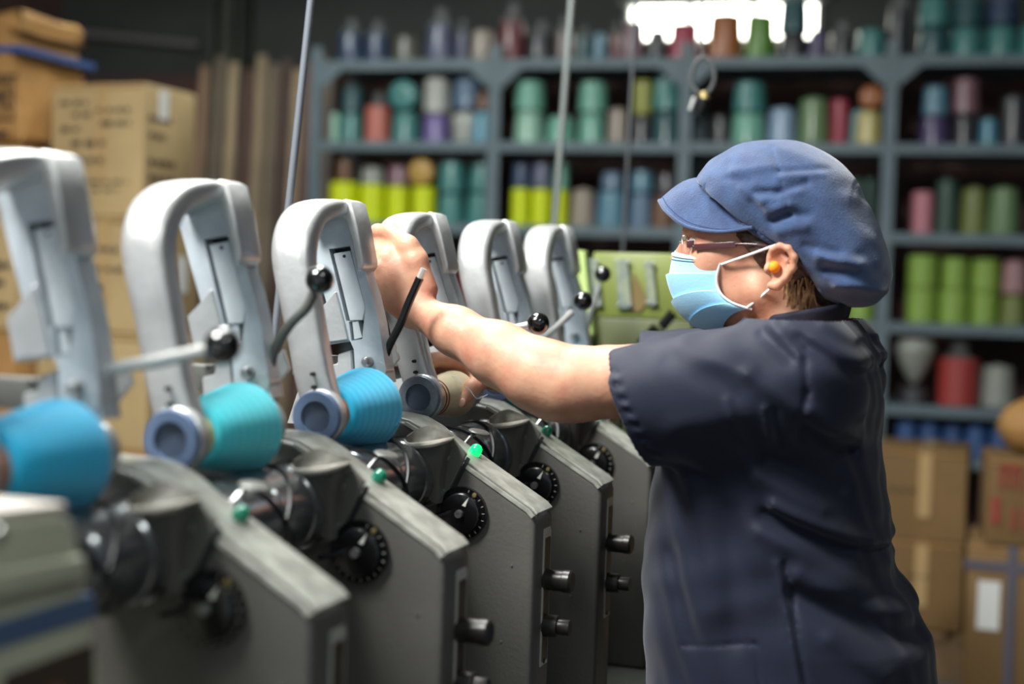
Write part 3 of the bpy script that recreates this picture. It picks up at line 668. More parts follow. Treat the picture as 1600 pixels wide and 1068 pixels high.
# guard: lip, scoop and hanging web
Yg = Y4 - 0.035
lip = catmull([at3(761, 657, Yg), at3(769, 664, Yg - 0.006), at3(795, 663, Yg - 0.008), at3(818, 658, Yg - 0.004), at3(828, 654, Y4 - 0.004)], 5)
back = catmull([at3(764, 653, Yg), at3(776, 645, Y4 - 0.02), at3(793, 640, Y4 - 0.008), at3(808, 645, Y4 - 0.004), at3(828, 652.5, Y4 - 0.002)], 5)
rows = []
for t in np.linspace(0, 1, 6):
    rows.append([(np.array(a) * (1 - t) + np.array(b_) * t) - np.array([0, Y4, 0.016 * math.sin(math.pi * t)]) for a, b_ in zip(lip, back)])
P_G = part('drum_guard', grid_sheet(rows, 0.0022), mat('guard_sheet_grey', (112, 110, 100), 0.5, vary=0.45, vscale=60))
part('guard_lip', tube([(p[0], p[1] - Y4, p[2] - 0.001, 0.0012 + 0.0034 * math.sin(math.pi * i / (len(lip) - 1))) for i, p in enumerate(lip)], 0.0034, 8, 1, smooth_path=False), mat('guard_lip_lit', (176, 172, 160), 0.4, vary=0.2, vscale=40), P_G)  # lip made paler to stand in for light from above
web = []
low = catmull([at3(778, 700, Yg + 0.01), at3(786, 722, Yg + 0.014), at3(798, 740, Yg + 0.02), at3(808, 742, Yg + 0.026), at3(816, 738, Y4 - 0.004)], 5)
for t in np.linspace(0, 1, 6):
    web.append([(np.array(a) * (1 - t) + np.array(b_) * t) - np.array([0.004 * math.sin(math.pi * t), Y4, 0.002]) for a, b_ in zip(lip, low)])
part('guard_web', grid_sheet(web, 0.002), mat('guard_web_grey', (96, 96, 92), 0.45, metal=0.3), P_G)
part('guard_rod', tube([(-0.745, -0.02, 1.062), (-0.72, -0.012, 1.070), (-0.701, -0.006, 1.085)], 0.0032, 8), m_black, P_G)
# grooved drum between the casings
DRX, DRZ, DRR = -0.785, 1.119, 0.050
pr = [(0, 0.084), (0.034, 0.084), (0.046, 0.088)]
ys = np.linspace(0.095, 0.300, 12)
for i, yv in enumerate(ys):
    pr += [(DRR, yv - 0.006), (DRR, yv + 0.0045), (DRR - 0.004, yv + 0.0055), (DRR - 0.004, yv + 0.0075)] if i % 4 == 1 else [(DRR, yv - 0.006), (DRR, yv + 0.006)]
pr += [(DRR, 0.309), (0.046, 0.313), (0, 0.313)]
P_D = part('drum', lathe(pr, (DRX, 0, DRZ), (0, 1, 0), 48), m_chrome)
bm = nb()                                       # helical yarn groove
hel = [(DRX + (DRR + 0.0003) * math.cos(t), 0.20 + 0.085 * math.sin(t * 0.5), DRZ + (DRR + 0.0003) * math.sin(t)) for t in np.linspace(0, 4 * math.pi, 90)]
tube(hel, 0.0032, 6, bm=bm, smooth_path=False)
part('yarn_groove', bm, m_groove, P_D)
part('drum_end', lathe([(0, 0.081), (0.050, 0.081), (0.053, 0.084), (0.053, 0.092), (0.0, 0.092)], (DRX, 0, DRZ), (0, 1, 0), 40), m_black, P_D)
part('drum_end', lathe([(0, 0.302), (0.050, 0.302), (0.053, 0.305), (0.053, 0.313), (0.0, 0.313)], (DRX, 0, DRZ), (0, 1, 0), 40), m_black, P_D)
# small leaf-shaped yarn guide near the casing
gx, gz = xz([(749, 674)], HY(3) + 0.105)[0]
bm = ball((0, 0, 0), (0.015, 0.02, 0.0022), 16, 8); bmesh.ops.rotate(bm, verts=bm.verts, matrix=Matrix.Rotation(R_(14), 3, 'Y')); bmesh.ops.translate(bm, verts=bm.verts, vec=(gx, 0.105, gz))
P_YG = part('yarn_guide', bm, m_panel)
part('guide_stem', tube([(gx - 0.004, 0.105, gz), (gx - 0.012, 0.09, gz - 0.012), (gx - 0.02, 0.076, gz - 0.03)], 0.003, 8), m_bolt, P_YG)
# front: plate and two knobs
P_NP = part('name_plate', prism([(-0.5958, 0.862), (-0.5942, 0.862), (-0.5942, 1.046), (-0.5958, 1.052)], 0.036, 0.066), m_platef, P_CASE)
part('plate_face', prism([(-0.595, 0.868), (-0.5936, 0.868), (-0.5936, 1.036), (-0.595, 1.043)], 0.040, 0.063), m_plate, P_CASE)
P_K1 = part('knob', lathe([(0, 0), (0.0155, 0), (0.0155, 0.002), (0.0145, 0.003), (0.0145, 0.026), (0.0155, 0.027), (0.0155, 0.036), (0.013, 0.039), (0, 0.039)], (-0.595, 0.048, 0.981), (1, 0, 0), 24), m_knob)
P_K2 = part('knob', lathe([(0, 0), (0.0155, 0), (0.0155, 0.018), (0.0145, 0.020), (0.011, 0.0205), (0.011, 0.035), (0.010, 0.037), (0, 0.037)], (-0.595, 0.050, 0.917), (1, 0, 0), 24), m_knob)
part('hole', lathe([(0, 0), (0.004, 0), (0.004, 0.0012), (0, 0.0012)], (-0.5945, 0.05, 0.868), (1, 0, 0), 12), m_dark, P_CASE)
for (x, z) in ((-0.628, 1.005), (-0.64, 0.90)):
    part('rivet', lathe([(0, -0.0016), (0.0016, -0.0012), (0.002, 0.001)], (x, 0, z), (0, 1, 0), 8), m_bolt, P_CASE)
NCASE = len(PARTS)
# back bracket work behind the handles
P_BR = part('back_bracket', prism(xz([(515, 598), (514, 571), (531, 567), (531, 553), (553, 546), (556, 600)], HY(2) + 0.30), 0.292, 0.318, bev=0.002, seg=1), m_alu)
part('bracket_block', bx((-0.925, 0.31, 1.262), (0.06, 0.03, 0.03), bev=0.002), m_panel, P_BR)
part('bracket_foot', prism([(-0.955, 1.18), (-0.84, 1.18), (-0.86, 1.245), (-0.94, 1.225)], 0.285, 0.30, bev=0.001, seg=1), m_alu, P_BR)
part('tilted_shield', prism(xz([(408, 580), (443, 546), (452, 576), (426, 606)], HY(2) + 0.03), 0.028, 0.036, bev=0.001, seg=1), mat('shield_bright', (226, 226, 224), 0.3, metal=0.2), P_BR)
part('shield_post', bx((-0.925, 0.04, 1.215), (0.022, 0.02, 0.07), bev=0.002), m_panel, P_BR)
# cradle arm: near leg with the hub, bridge, far plate with latch   (origin at the hub axis)
HUBX, HUBZ = -0.812, 1.212
SHC = (-HUBX, 0, -HUBZ)
X_, Y_, Z_ = (1, 0, 0), (0, 1, 0), (0, 0, 1)
leg = [(-0.816, 0.122, 1.222, 1, 0, 0, 0.025, 0.015), (-0.829, 0.122, 1.262, 1, 0, 0, 0.0245, 0.0165), (-0.846, 0.122, 1.335, 1, 0, 0, 0.0250, 0.018), (-0.860, 0.123, 1.390, 1, 0, 0, 0.0262, 0.019),
       (-0.866, 0.129, 1.420, 1, 0, 0, 0.0275, 0.0195), (-0.870, 0.146, 1.446, 1, 0, 0, 0.028, 0.018), (-0.876, 0.180, 1.4655, 1, 0, 0, 0.0275, 0.015), (-0.880, 0.225, 1.4765, 1, 0, 0, 0.0265, 0.0125), (-0.882, 0.262, 1.4795, 1, 0, 0, 0.0255, 0.0118), (-0.882, 0.292, 1.477, 1, 0, 0, 0.024, 0.0115)]
part('near_leg', sweep(leg, 6, 28, 3.6), m_alu, 'cradle', shift=SHC, smooth=50)
# downturned rim of the bridge around the far plate
rim_o = xz([(486, 352), (500, 333), (530, 318), (547, 312), (557, 317), (566, 352), (576, 408), (576, 416), (571, 423)], HY(2) + 0.275)
rim_i = xz([(565, 424), (564, 410), (556, 370), (548, 344), (541, 338), (520, 343), (498, 351), (490, 358)], HY(2) + 0.275)
part('bridge_rim', prism(rim_o + rim_i, 0.258, 0.306, bev=0.0024, seg=2), m_alu, 'cradle', shift=SHC, smooth=50)
YF = HY(2) + 0.284
outer = xz([(478, 360), (500, 345), (545, 333), (553, 340), (566, 395), (572, 430), (582, 462), (592, 505), (600, 560), (606, 598), (574, 604), (556, 600), (553, 546), (547, 532), (502, 539), (492, 491), (510, 472), (497, 428)], YF)
slot = xz([(514, 389), (547, 384), (553, 410), (560, 436), (571, 479), (566, 529), (549, 532), (545, 502), (541, 501), (530, 455)], YF)
part('far_plate', prism(outer, 0.284, 0.312, holes=[slot]), m_alu_flat, 'cradle', shift=SHC, smooth=25)
part('slot_back', prism(xz([(510, 382), (552, 378), (578, 479), (572, 536), (545, 538), (528, 460)], YF), 0.302, 0.308), m_dark, 'cradle', shift=SHC, smooth=25)
part('latch_plate', prism(xz([(519, 396), (546, 391), (552, 412), (558, 436), (570, 479), (565, 500), (545, 501), (534, 455)], YF), 0.287, 0.302, bev=0.001, seg=1), m_alu_lt, 'cradle', shift=SHC, smooth=25)
part('latch_foot', prism(xz([(548, 503), (557, 501), (563, 527), (551, 530)], YF), 0.289, 0.302), m_alu_lt, 'cradle', shift=SHC, smooth=25)
cx, cz = xz([(536.5, 400)], YF)[0]
part('latch_hole', lathe([(0, 0.2860), (0.0022, 0.2860), (0.0022, 0.288)], (cx, 0, cz), (0, 1, 0), 12), m_dark, 'cradle', shift=SHC)
part('wing_step', prism(xz([(510, 474), (494, 492), (503, 536), (545, 530), (538, 500), (526, 455)], YF), 0.280, 0.285, bev=0.001, seg=1), m_alu, 'cradle', shift=SHC, smooth=25)
cx, cz = xz([(576, 565)], YF)[0]
part('pivot_bolt', lathe([(0, 0.270), (0.004, 0.271), (0.0072, 0.275), (0.0078, 0.284), (0.0078, 0.29)], (cx, 0, cz), (0, 1, 0), 20), m_bolt, 'cradle', shift=SHC)
part('cone_socket', lathe([(0, 0.262), (0.020, 0.262), (0.028, 0.268), (0.030, 0.285), (0, 0.285)], (-0.812, 0, 1.214), (0, 1, 0), 28), m_alu, 'cradle', shift=SHC)
part('hub_ring', lathe([(0, 0.1), (0.0325, 0.100), (0.0342, 0.102), (0.0342, 0.113), (0.030, 0.117), (0, 0.117)], (HUBX, 0, HUBZ), (0, 1, 0), 36), m_alu, 'cradle', shift=SHC)
part('hub_face', lathe([(0, 0.0995), (0.019, 0.0995), (0.0195, 0.094), (0.020, 0.0925), (0.031, 0.0925), (0.0325, 0.095), (0.0325, 0.1015)], (HUBX, 0, HUBZ), (0, 1, 0), 36), m_hub, 'cradle', shift=SHC)
part('hub_recess', lathe([(0, 0.0975), (0.012, 0.097), (0.0192, 0.0965), (0.0192, 0.1005)], (HUBX, 0, HUBZ), (0, 1, 0), 28), m_hub_in, 'cradle', shift=SHC)
for (dx, dz) in ((-0.008, 0.0365), (-0.010, 0.0525)):
    part('hole_disc', lathe([(0, 0.0985), (0.0022, 0.0985), (0.0026, 0.1035), (0.0026, 0.108)], (HUBX + dx, 0, HUBZ + dz), (0, 1, 0), 10), m_dark, 'cradle', shift=SHC)  # dark discs stand in for two shaded holes in the leg

HLAB = ['nearest winding head at the left edge with deep blue cone and straight lever', 'second nearest winding head, large blurred handle frame and turquoise cone', 'winding head with blue cone, handle just left of the gripping hand',
        'winding head gripped by the worker, holding the bare beige cone', 'winding head just behind the gripped one, lever ball above the forearm', 'farthest winding head beside the green cabinet']
TILT = [1.2, 0, 0, -2.2, -0.6, 0.6]; LIFT = [0, 0, 0, 0.004, 0.008, 0.014]
LEVER = {0: ([(172, 580), (250, 563), (330, 545)], (348, 540), 0.0172, m_steel), 1: ([(422, 575), (432, 540), (455, 505), (478, 482), (490, 458)], (500, 437), 0.0165, mat('dull_steel_rod', (104, 106, 102), 0.35, metal=0.4)),
         2: ([(596, 580), (606, 545), (626, 505), (640, 470), (656, 434)], None, 0, m_black), 3: ([(752, 530), (790, 516), (828, 507)], (841, 505), 0.0175, m_steel),
         4: ([(845, 530), (868, 512), (895, 486)], (911, 470), 0.017, m_steel), 5: ([(915, 520), (926, 480), (937, 445)], (942, 428), 0.0165, m_steel)}
for k in range(6):
    e = empty('winding_head', (HX, HY(k), HZ), HLAB[k], 'winding head', 'winding heads in a row')
    made = {}
    cr = None
    for i, (nm, me, mt, par) in enumerate(PARTS):
        if k == 0 and i < NCASE and nm not in ('drum', 'yarn_groove', 'drum_end', 'yarn_guide', 'guide_stem'): continue
        if par == 'cradle':
            if cr is None:
                cr = link('cradle_arm', me, mt, e, (HUBX - HX, 0, HUBZ - HZ + LIFT[k])); cr.rotation_euler = (0, R_(TILT[k]), 0)
                cr.name = 'cradle_arm'; continue
            o = link(nm, me, mt, cr)
            if nm == 'hub_face' and k == 3: o.material_slots[0].link = 'OBJECT'; o.material_slots[0].material = mat('worn_grey_hub', (128, 138, 152), 0.4, metal=0.3, vary=0.3, vscale=60)
        else:
            o = link(nm, me, mt, e if par is None else made[par])
        made[i] = o
    if k:
        lx, lz = -0.711, 1.1425
        P_L = obj('indicator_light', lathe([(0, 0), (0.0085, 0.0), (0.0088, 0.004), (0.0088, 0.010), (0.0075, 0.0145), (0.004, 0.0175), (0, 0.0182)], (lx - HX, 0.058, lz - HZ), (0.5, 0, 0.866), 20), m_led_on if k == 3 else m_led, e)
        obj('lamp_seat', lathe([(0, -0.002), (0.0098, -0.002), (0.0098, 0.0022), (0, 0.0022)], (lx - HX, 0.058, lz - HZ), (0.5, 0, 0.866), 20), m_case, P_L)
    pts, bc, br, lm = LEVER[k]
    Yl = HY(k) + 0.302
    path = [np.array(at3(x, y, Yl)) - np.array([HX, HY(k), HZ]) for x, y in pts]
    path = [np.array([-0.815 - HX, 0.302, 1.262 - HZ])] + path if k not in (3, 4) else [np.array([-0.812 - HX, 0.302, 1.285 - HZ])] + path
    lv = obj('lever', tube([tuple(p) for p in path], 0.0058 if k else 0.0066, 12), lm, e)
    obj('lever_boss', lathe([(0, -0.02), (0.011, -0.02), (0.011, 0.006), (0.008, 0.009), (0, 0.009)], tuple(path[0]), (0, 1, 0), 18), m_alu, lv)
    if bc:
        b_ = np.array(at3(*bc, Yl)) - np.array([HX, HY(k), HZ])
        obj('ball_knob', ball(tuple(b_), br, 32, 20), m_ball, lv)
    else:
        a_ = path[-1]; d_ = path[-1] - path[-2]; d_ /= np.linalg.norm(d_)
        obj('threaded_tip', tube([tuple(a_ - d_ * 0.002), tuple(a_ + d_ * 0.014)], 0.0045, 10), m_steel, lv)

# yarn packages on the heads
def ymat(name, rgb, rgb2):
    m = mat(name, rgb, 0.62, sheen=0.25)
    nt = m.node_tree; b = nt.nodes['Principled BSDF']
    tc = nt.nodes.new('ShaderNodeTexCoord'); wv = nt.nodes.new('ShaderNodeTexWave'); wv.bands_direction = 'Y'; wv.inputs['Scale'].default_value = 26; wv.inputs['Distortion'].default_value = 2.5; wv.inputs['Detail'].default_value = 3
    wv2 = nt.nodes.new('ShaderNodeTexWave'); wv2.bands_direction = 'Y'; wv2.inputs['Scale'].default_value = 260; wv2.inputs['Distortion'].default_value = 1.0
    r = nt.nodes.new('ShaderNodeValToRGB'); r.color_ramp.elements[0].color = lin(rgb2); r.color_ramp.elements[1].color = lin(rgb); r.color_ramp.elements[0].position = 0.0
    bp = nt.nodes.new('ShaderNodeBump'); bp.inputs['Strength'].default_value = 0.35; bp.inputs['Distance'].default_value = 0.001
    nt.links.new(tc.outputs['Object'], wv.inputs[0]); nt.links.new(tc.outputs['Object'], wv2.inputs[0]); nt.links.new(wv.outputs[1], r.inputs[0]); nt.links.new(r.outputs[0], b.inputs['Base Color'])
    nt.links.new(wv2.outputs[1], bp.inputs['Height']); nt.links.new(bp.outputs[0], b.inputs['Normal'])
    return m
m_tubeb = mat('paper_tube_brown', (176, 120, 92), 0.7, vary=0.2, vscale=30); m_tubey = mat('paper_tube_cream', (196, 190, 140), 0.7); m_tubet = mat('paper_tube_beige', (206, 192, 160), 0.7, vary=0.12, vscale=18, bump=0.2, bscale=200)
CONE = {0: ('deep blue yarn cone nearest the camera at the left edge', ymat('package_yarn_deep_blue', (10, 178, 226), (4, 164, 212)), m_tubeb, 0.053, 0.037),
        1: ('turquoise yarn cone in the second nearest winding head', ymat('package_yarn_turquoise', (72, 220, 234), (54, 206, 222)), m_tubey, 0.051, 0.034),
        2: ('blue yarn cone in the head left of the gripping hand', ymat('package_yarn_blue', (40, 196, 240), (28, 178, 228)), m_tubeb, 0.054, 0.034),
        4: ('blue yarn cone mostly hidden behind the forearm', ymat('package_yarn_blue', (40, 196, 240), (28, 178, 228)), m_tubeb, 0.050, 0.036),
        5: ('blue yarn cone in the farthest winding head', ymat('package_yarn_blue', (40, 196, 240), (28, 178, 228)), m_tubeb, 0.058, 0.040)}
for k, (lab, ym, tm, r1, r0) in CONE.items():
    e = empty('yarn_cone', (-0.814, HY(k), 1.213), lab, 'yarn cone', 'yarn cones on the winding heads')
    bm = lathe([(0.024, 0.139), (r0 - 0.004, 0.139), (r0, 0.143), (r0 + (r1 - r0) * 0.34, 0.168), (r0 + (r1 - r0) * 0.70, 0.202), (r1, 0.234), (r1, 0.241), (r1 - 0.003, 0.246), (r1 - 0.012, 0.250), (0.024, 0.252)], (0, 0, 0), (0, 1, 0), 56)
    obj('yarn', bm, ym, e, smooth=60)
    obj('paper_tube', lathe([(0.018, 0.1175), (0.0245, 0.1175), (0.0258, 0.119), (0.031, 0.259), (0.026, 0.261), (0.018, 0.261)], (0, 0, 0), (0, 1, 0), 36), tm, e)
    obj('yarn_tail', tube([(r1 * 0.6, 0.24, r1 * 0.81), (r1 * 1.0, 0.235, -0.004), (r1 * 0.98, 0.22, -0.02)], 0.0006, 5), ym, e)
k = 3
e = empty('bare_cone', (-0.814, HY(k), 1.213), 'bare beige paper cone between the hands of the worker', 'paper cone')
obj('cone_wall', lathe([(0.018, 0.126), (0.0235, 0.126), (0.025, 0.129), (0.036, 0.232), (0.0355, 0.240), (0.033, 0.242), (0.02, 0.242)], (0, 0, 0), (0, 1, 0), 44), m_tubet, e)
bm = nb()
for q in range(3): lathe([(0.0254 + q * 0.00095, 0.1335 + q * 0.008), (0.0259 + q * 0.00095, 0.1338 + q * 0.008), (0.0262 + q * 0.00095, 0.137 + q * 0.008), (0.0256 + q * 0.00095, 0.1375 + q * 0.008)], (0, 0, 0), (0, 1, 0), 40, bm=bm)
obj('red_brown_bands', bm, mat('band_print_brown', (128, 62, 40), 0.7), e)

# bed of the machine, end housing, green drive cabinet
bed = empty('machine_bed', (-0.78, 1.9, 0), 'grey steel bed carrying the row of winding heads', 'machine bed')
obj('bed_table', bx((0, -0.17, 0.685), (0.42, 2.36, 0.048), bev=0.004), m_panel, bed)
obj('front_skirt', bx((0.16, -0.17, 0.43), (0.02, 2.3, 0.46)), m_case, bed, smooth=None)
obj('back_skirt', bx((-0.19, -0.17, 0.43), (0.02, 2.3, 0.46)), m_case, bed, smooth=None)
obj('back_rail', bx((-0.225, -0.17, 1.06), (0.05, 2.36, 0.12), bev=0.006), m_panel, bed)
for q in (-1.2, -0.5, 0.2, 0.9):
    obj('foot', bx((0, q, 0.10), (0.36, 0.10, 0.199), bev=0.004), m_black, bed)
    obj('rail_post', bx((-0.225, q, 0.855), (0.04, 0.05, 0.29)), m_panel, bed, smooth=None)
eh = empty('end_housing', (-0.82, 0.70, 0.71), 'cream end housing with a blue stripe and picture sticker at lower left', 'machine housing')
m_cream = mat('cream_enamel', (188, 190, 168), 0.4, vary=0.1, vscale=6)
def yz_prism(pts, x0, x1, bev=0.0):
    bm = prism(pts, x0, x1, bev)
    for v in bm.verts: v.co = Vector((v.co.y, v.co.x, v.co.z))
    return bm
ESH = (0.82, -0.70, -0.71)
obj('housing', yz_prism([(0.50, 0.712), (0.50, 1.222), (0.905, 1.198), (0.922, 1.190), (0.962, 1.055), (0.985, 0.95), (0.985, 0.712)], -0.95, -0.68, bev=0.008), m_cream, eh, shift=ESH)
obj('moulded_rib', yz_prism([(0.50, 1.162), (0.50, 1.185), (0.925, 1.162), (0.93, 1.142)], -0.685, -0.672, bev=0.003), m_cream, eh, shift=ESH)
obj('cap_strip', yz_prism([(0.50, 1.2215), (0.50, 1.23), (0.915, 1.2035), (0.918, 1.1955)], -0.945, -0.684, bev=0.002), mat('cap_strip_pale', (205, 196, 186), 0.35), eh, shift=ESH)
obj('blue_stripe', yz_prism([(0.50, 1.112), (0.50, 1.132), (0.943, 1.128), (0.948, 1.108)], -0.682, -0.6785), mat('blue_stripe_tape', (76, 98, 132), 0.4), eh, shift=ESH, smooth=None)
st = obj('sticker', yz_prism([(0.835, 0.97), (0.84, 1.088), (0.945, 1.088), (0.95, 0.97)], -0.682, -0.6785), mat('sticker_dark', (62, 52, 44), 0.5), eh, shift=ESH, smooth=None)
obj('sticker_picture', yz_prism([(0.868, 0.975), (0.868, 1.055), (0.90, 1.068), (0.93, 1.045), (0.935, 0.975)], -0.6785, -0.678), mat('sticker_ochre', (120, 96, 50), 0.5, rgb2=(130, 40, 42), vscale=22), st, shift=ESH, smooth=None)
obj('screw', lathe([(0, 0), (0.006, 0), (0.005, 0.003), (0, 0.004)], (-0.6795, 0.832, 1.192), (1, 0, 0), 14), m_bolt, eh, shift=ESH)

gx0 = float(at(895, 450, 2.98)[0]); gx1 = float(at(1075, 450, 2.98)[0])
gz = [float(at(960, y, 2.98)[2]) for y in (394, 496)]
gc = empty('drive_cabinet', ((gx0 + gx1) / 2, 3.2, 0), 'green drive cabinet with instrument strips at the far end of the row', 'machine cabinet')
GS = (-(gx0 + gx1) / 2, -3.2, 0)
m_green = mat('green_enamel', (122, 134, 66), 0.4, vary=0.15, vscale=8); m_green2 = mat('green_enamel_dark', (84, 92, 50), 0.45, vary=0.2, vscale=8); m_lgreen = mat('pale_green_enamel', (178, 200, 126), 0.4)
obj('body', bx(((gx0 + gx1) / 2 + 0.01, 3.2, gz[1] / 2), (gx1 - gx0 - 0.0, 0.42, gz[1]), bev=0.006), m_green2, gc, shift=GS)
obj('instrument_panel', bx(((gx0 + gx1) / 2 + 0.02, 3.19, (gz[0] + gz[1]) / 2), (gx1 - gx0 - 0.04, 0.40, gz[0] - gz[1]), bev=0.004), m_green, gc, shift=GS)
pnl = [at3(x, y, 2.975) for x, y in ((893, 392), (916, 392), (930, 520), (906, 560))]
obj('pale_side_strip', prism([(p[0], p[2]) for p in pnl], 2.955, 2.985, bev=0.002, seg=1), m_lgreen, gc, shift=GS)
m_inst = mat('instrument_strip', (150, 158, 132), 0.4, metal=0.3, rgb2=(118, 130, 128), vscale=30)
for (a, b_, c, d) in ((921, 405, 938, 480), (962, 405, 985, 482), (1008, 408, 1024, 478)):
    q = [at3(x, y, 2.988) for x, y in ((a, b_), (c - 3, b_), (c + 4, d), (a + 6, d))]
    s_ = obj('instrument_strip', prism([(p[0], p[2]) for p in q], 2.978, 2.99, bev=0.001, seg=1), m_inst, gc, shift=GS)
    for (x, y) in ((a + 4, d - 5), (c, d - 5), (c - 4, b_ + 4)):
        pp = at3(x, y, 2.978); obj('screw', lathe([(0, 0), (0.004, 0), (0.004, -0.004), (0, -0.005)], pp, (0, 1, 0), 10), m_bolt, s_, shift=GS)
q = [at3(x, y, 2.986) for x, y in ((990, 425), (1012, 470), (1000, 488), (985, 486))]
obj('rust_patch', prism([(p[0], p[2]) for p in q], 2.985, 2.99), mat('rust_brown', (110, 92, 52), 0.7), gc, shift=GS, smooth=None)
for (x0, y0, x1, y1) in ((1000, 538, 1026, 510), (1034, 510, 1052, 488)):
    gr = obj('grip', tube([at3(x0, y0, 2.90), at3(x1, y1, 2.90)], 0.011, 14), m_black, gc, shift=GS)
    d_ = np.array(at3(x1, y1, 2.90)) - np.array(at3(x0, y0, 2.90))
    obj('grip_rod', tube([tuple(np.array(at3(x0, y0, 2.90)) - d_ * 1.2 + np.array([0, 0.09, 0])), tuple(np.array(at3(x0, y0, 2.90)) + d_ * 0.1)], 0.005, 8), m_steel, gr, shift=GS)

# thread guide rods rising behind the heads, and the hanging hook
m_rod = mat('guide_rod_steel', (134, 140, 148), 0.3, metal=0.4)
def rod(label, x0, y0, x1, y1, Y, r, m_rod=m_rod):
    a, b_ = np.array(at3(x0, y0, Y)), np.array(at3(x1, y1, Y)); d = (a - b_) / np.linalg.norm(a - b_)
    top_ = a + d * (3.0 - a[2]) / d[2] * 1.0; bot = b_ - d * (b_[2] - 0.006) / d[2]
    e = empty('guide_rod', tuple(bot), label, 'rod', 'thread guide rods')
    obj('shaft', tube([tuple(np.zeros(3)), tuple(top_ - bot)], r, 14), m_rod, e)
    obj('foot_collar', lathe([(0, 0), (0.018, 0), (0.018, 0.03), (0.012, 0.034), (0, 0.034)], (0, 0, -0.004), tuple(d), 16), m_bolt, e)
rod('steel guide rod rising behind the handle left of the hand', 486, 0, 448, 350, 2.0, 0.0062)
rod('slim steel guide rod rising between the two far handles', 893, 0, 866, 360, 3.45, 0.0082, mat('guide_rod_grey', (122, 128, 126), 0.4, metal=0.3))
rod('faint slim steel guide rod right of the far handles', 994, 0, 974, 380, 3.55, 0.0048, mat('guide_rod_dark', (74, 78, 82), 0.5, metal=0.3))
hk = at3(1098, 88, 3.1)
e = empty('hanging_hook', (hk[0], hk[1], hk[2]), 'small metal hook and connector hanging on a wire before the rack', 'hook')
m_wire = mat('dark_wire', (70, 72, 74), 0.5)
obj('wire', tube([(0.0, 0, 0), (-0.006, 0, 0.2), (-0.004, 0, CEIL - hk[2] - 0.005)], 0.0028, 8), m_wire, e)
lp = [(0.0, 0, 0), (0.024, 0, -0.02), (0.026, 0, -0.06), (0.004, 0, -0.085), (-0.022, 0, -0.06), (-0.018, 0, -0.02), (0.0, 0, 0.0)]
obj('loop', tube(lp, 0.005, 8), m_wire, e)
obj('brass_ferrule', lathe([(0, 0), (0.011, 0), (0.012, 0.016), (0, 0.016)], (0.006, 0, -0.078), (0.1, 0, -1), 14), m_brass, e)
obj('connector', lathe([(0, 0), (0.013, 0), (0.014, 0.02), (0.010, 0.04), (0, 0.042)], (0.006, 0, -0.092), (-0.25, 0, -1), 16), m_black, e)
obj('bright_tip', lathe([(0, 0), (0.006, 0), (0.005, 0.03), (0, 0.032)], (-0.012, -0.008, -0.09), (-0.35, 0, -1), 12), m_steel, e)

# ------------------------------------------------------------------ the worker
YM = 2.0                                        # plane of symmetry
PX, PY = -0.28, YM
worker = empty('person', (PX, PY, 0), 'worker in navy smock, blue cap, mask and glasses reaching across the winding heads', 'person')
WS = (-PX, -PY, 0)
def wlink(name, me, mt, parent=None):
    o = link(name, me, mt, parent or worker)
    if parent is None: o.location = WS
    return o
def A(x, y, Y=YM): return at3(x, y, Y)
def mir(p): return (p[0], 2 * YM - p[1], p[2])

m_skin = mat('skin', (198, 150, 122), 0.52, bump=0.25, bscale=170, rgb2=(180, 120, 98), vscale=26, sss=0.12, detail=3, vlow=0.3, vhigh=0.62)
F = Field((-0.945, 1.725, 0.86), (-0.10, 2.28, 1.58), 0.0026)
# head
F.ell(A(1192, 350), (0.104, 0.074, 0.094), 0.02)
F.ell(A(1128, 416), (0.056, 0.058, 0.082), 0.035)
F.cap(A(1186, 456, 1.947), A(1104, 474), 0.020, 0.017, 0.03); F.cap(mir(A(1186, 456, 1.947)), A(1104, 474), 0.020, 0.017, 0.03)
for s in (1, -1):
    q = (lambda p: p) if s == 1 else mir
    F.ell(q(A(1112, 407, 1.962)), (0.024, 0.020, 0.022), 0.02)
    F.cap(q(A(1080, 361, 1.990)), q(A(1096, 361, 1.956)), 0.008, 0.008, 0.012)
    F.ell(q(A(1084, 379, 1.966)), (0.013, 0.015, 0.011), 0.010, 'sub')
    F.ell(q(A(1092, 380, 1.967)), (0.0125, 0.0125, 0.0125), 0.004)
F.cap(A(1080, 372), A(1060, 405), 0.0075, 0.0115, 0.010); F.ell(A(1066, 410, 1.988), (0.009, 0.008, 0.008), 0.006); F.ell(A(1066, 410, 2.012), (0.009, 0.008, 0.008), 0.006)
F.cap(A(1074, 436, 1.985), A(1074, 436, 2.015), 0.008, 0.008, 0.01); F.cap(A(1076, 448, 1.987), A(1076, 448, 2.013), 0.008, 0.008, 0.008)
F.ell(A(1098, 474), (0.016, 0.018, 0.014), 0.015)
# ears
for s in (1, -1):
    q = (lambda p: p) if s == 1 else mir
    ye = 1.908
    F.ell(q(A(1219, 412, ye + 0.006)), (0.019, 0.007, 0.029), 0.008, rot=-0.2)
    F.chain([(*q(A(x, y, ye + dy)), r) for x, y, dy, r in ((1203, 404, 0.002, .0035), (1207, 390, -0.002, .0042), (1218, 384, -0.005, .0045), (1232, 388, -0.006, .0048), (1241, 402, -0.006, .005), (1239, 419, -0.004, .0048), (1227, 434, -0.002, .0045), (1214, 446, 0.0, .0065), (1205, 446, 0.002, .006))], 0.004)
    F.ell(q(A(1214, 414, ye - 0.008)), (0.009, 0.010, 0.013), 0.006, 'sub')
    F.chain([(*q(A(x, y, ye)), .003) for x, y in ((1222, 396), (1229, 408), (1226, 424))], 0.004)
    F.ell(q(A(1199, 420, ye + 0.002)), (0.005, 0.006, 0.007), 0.005)
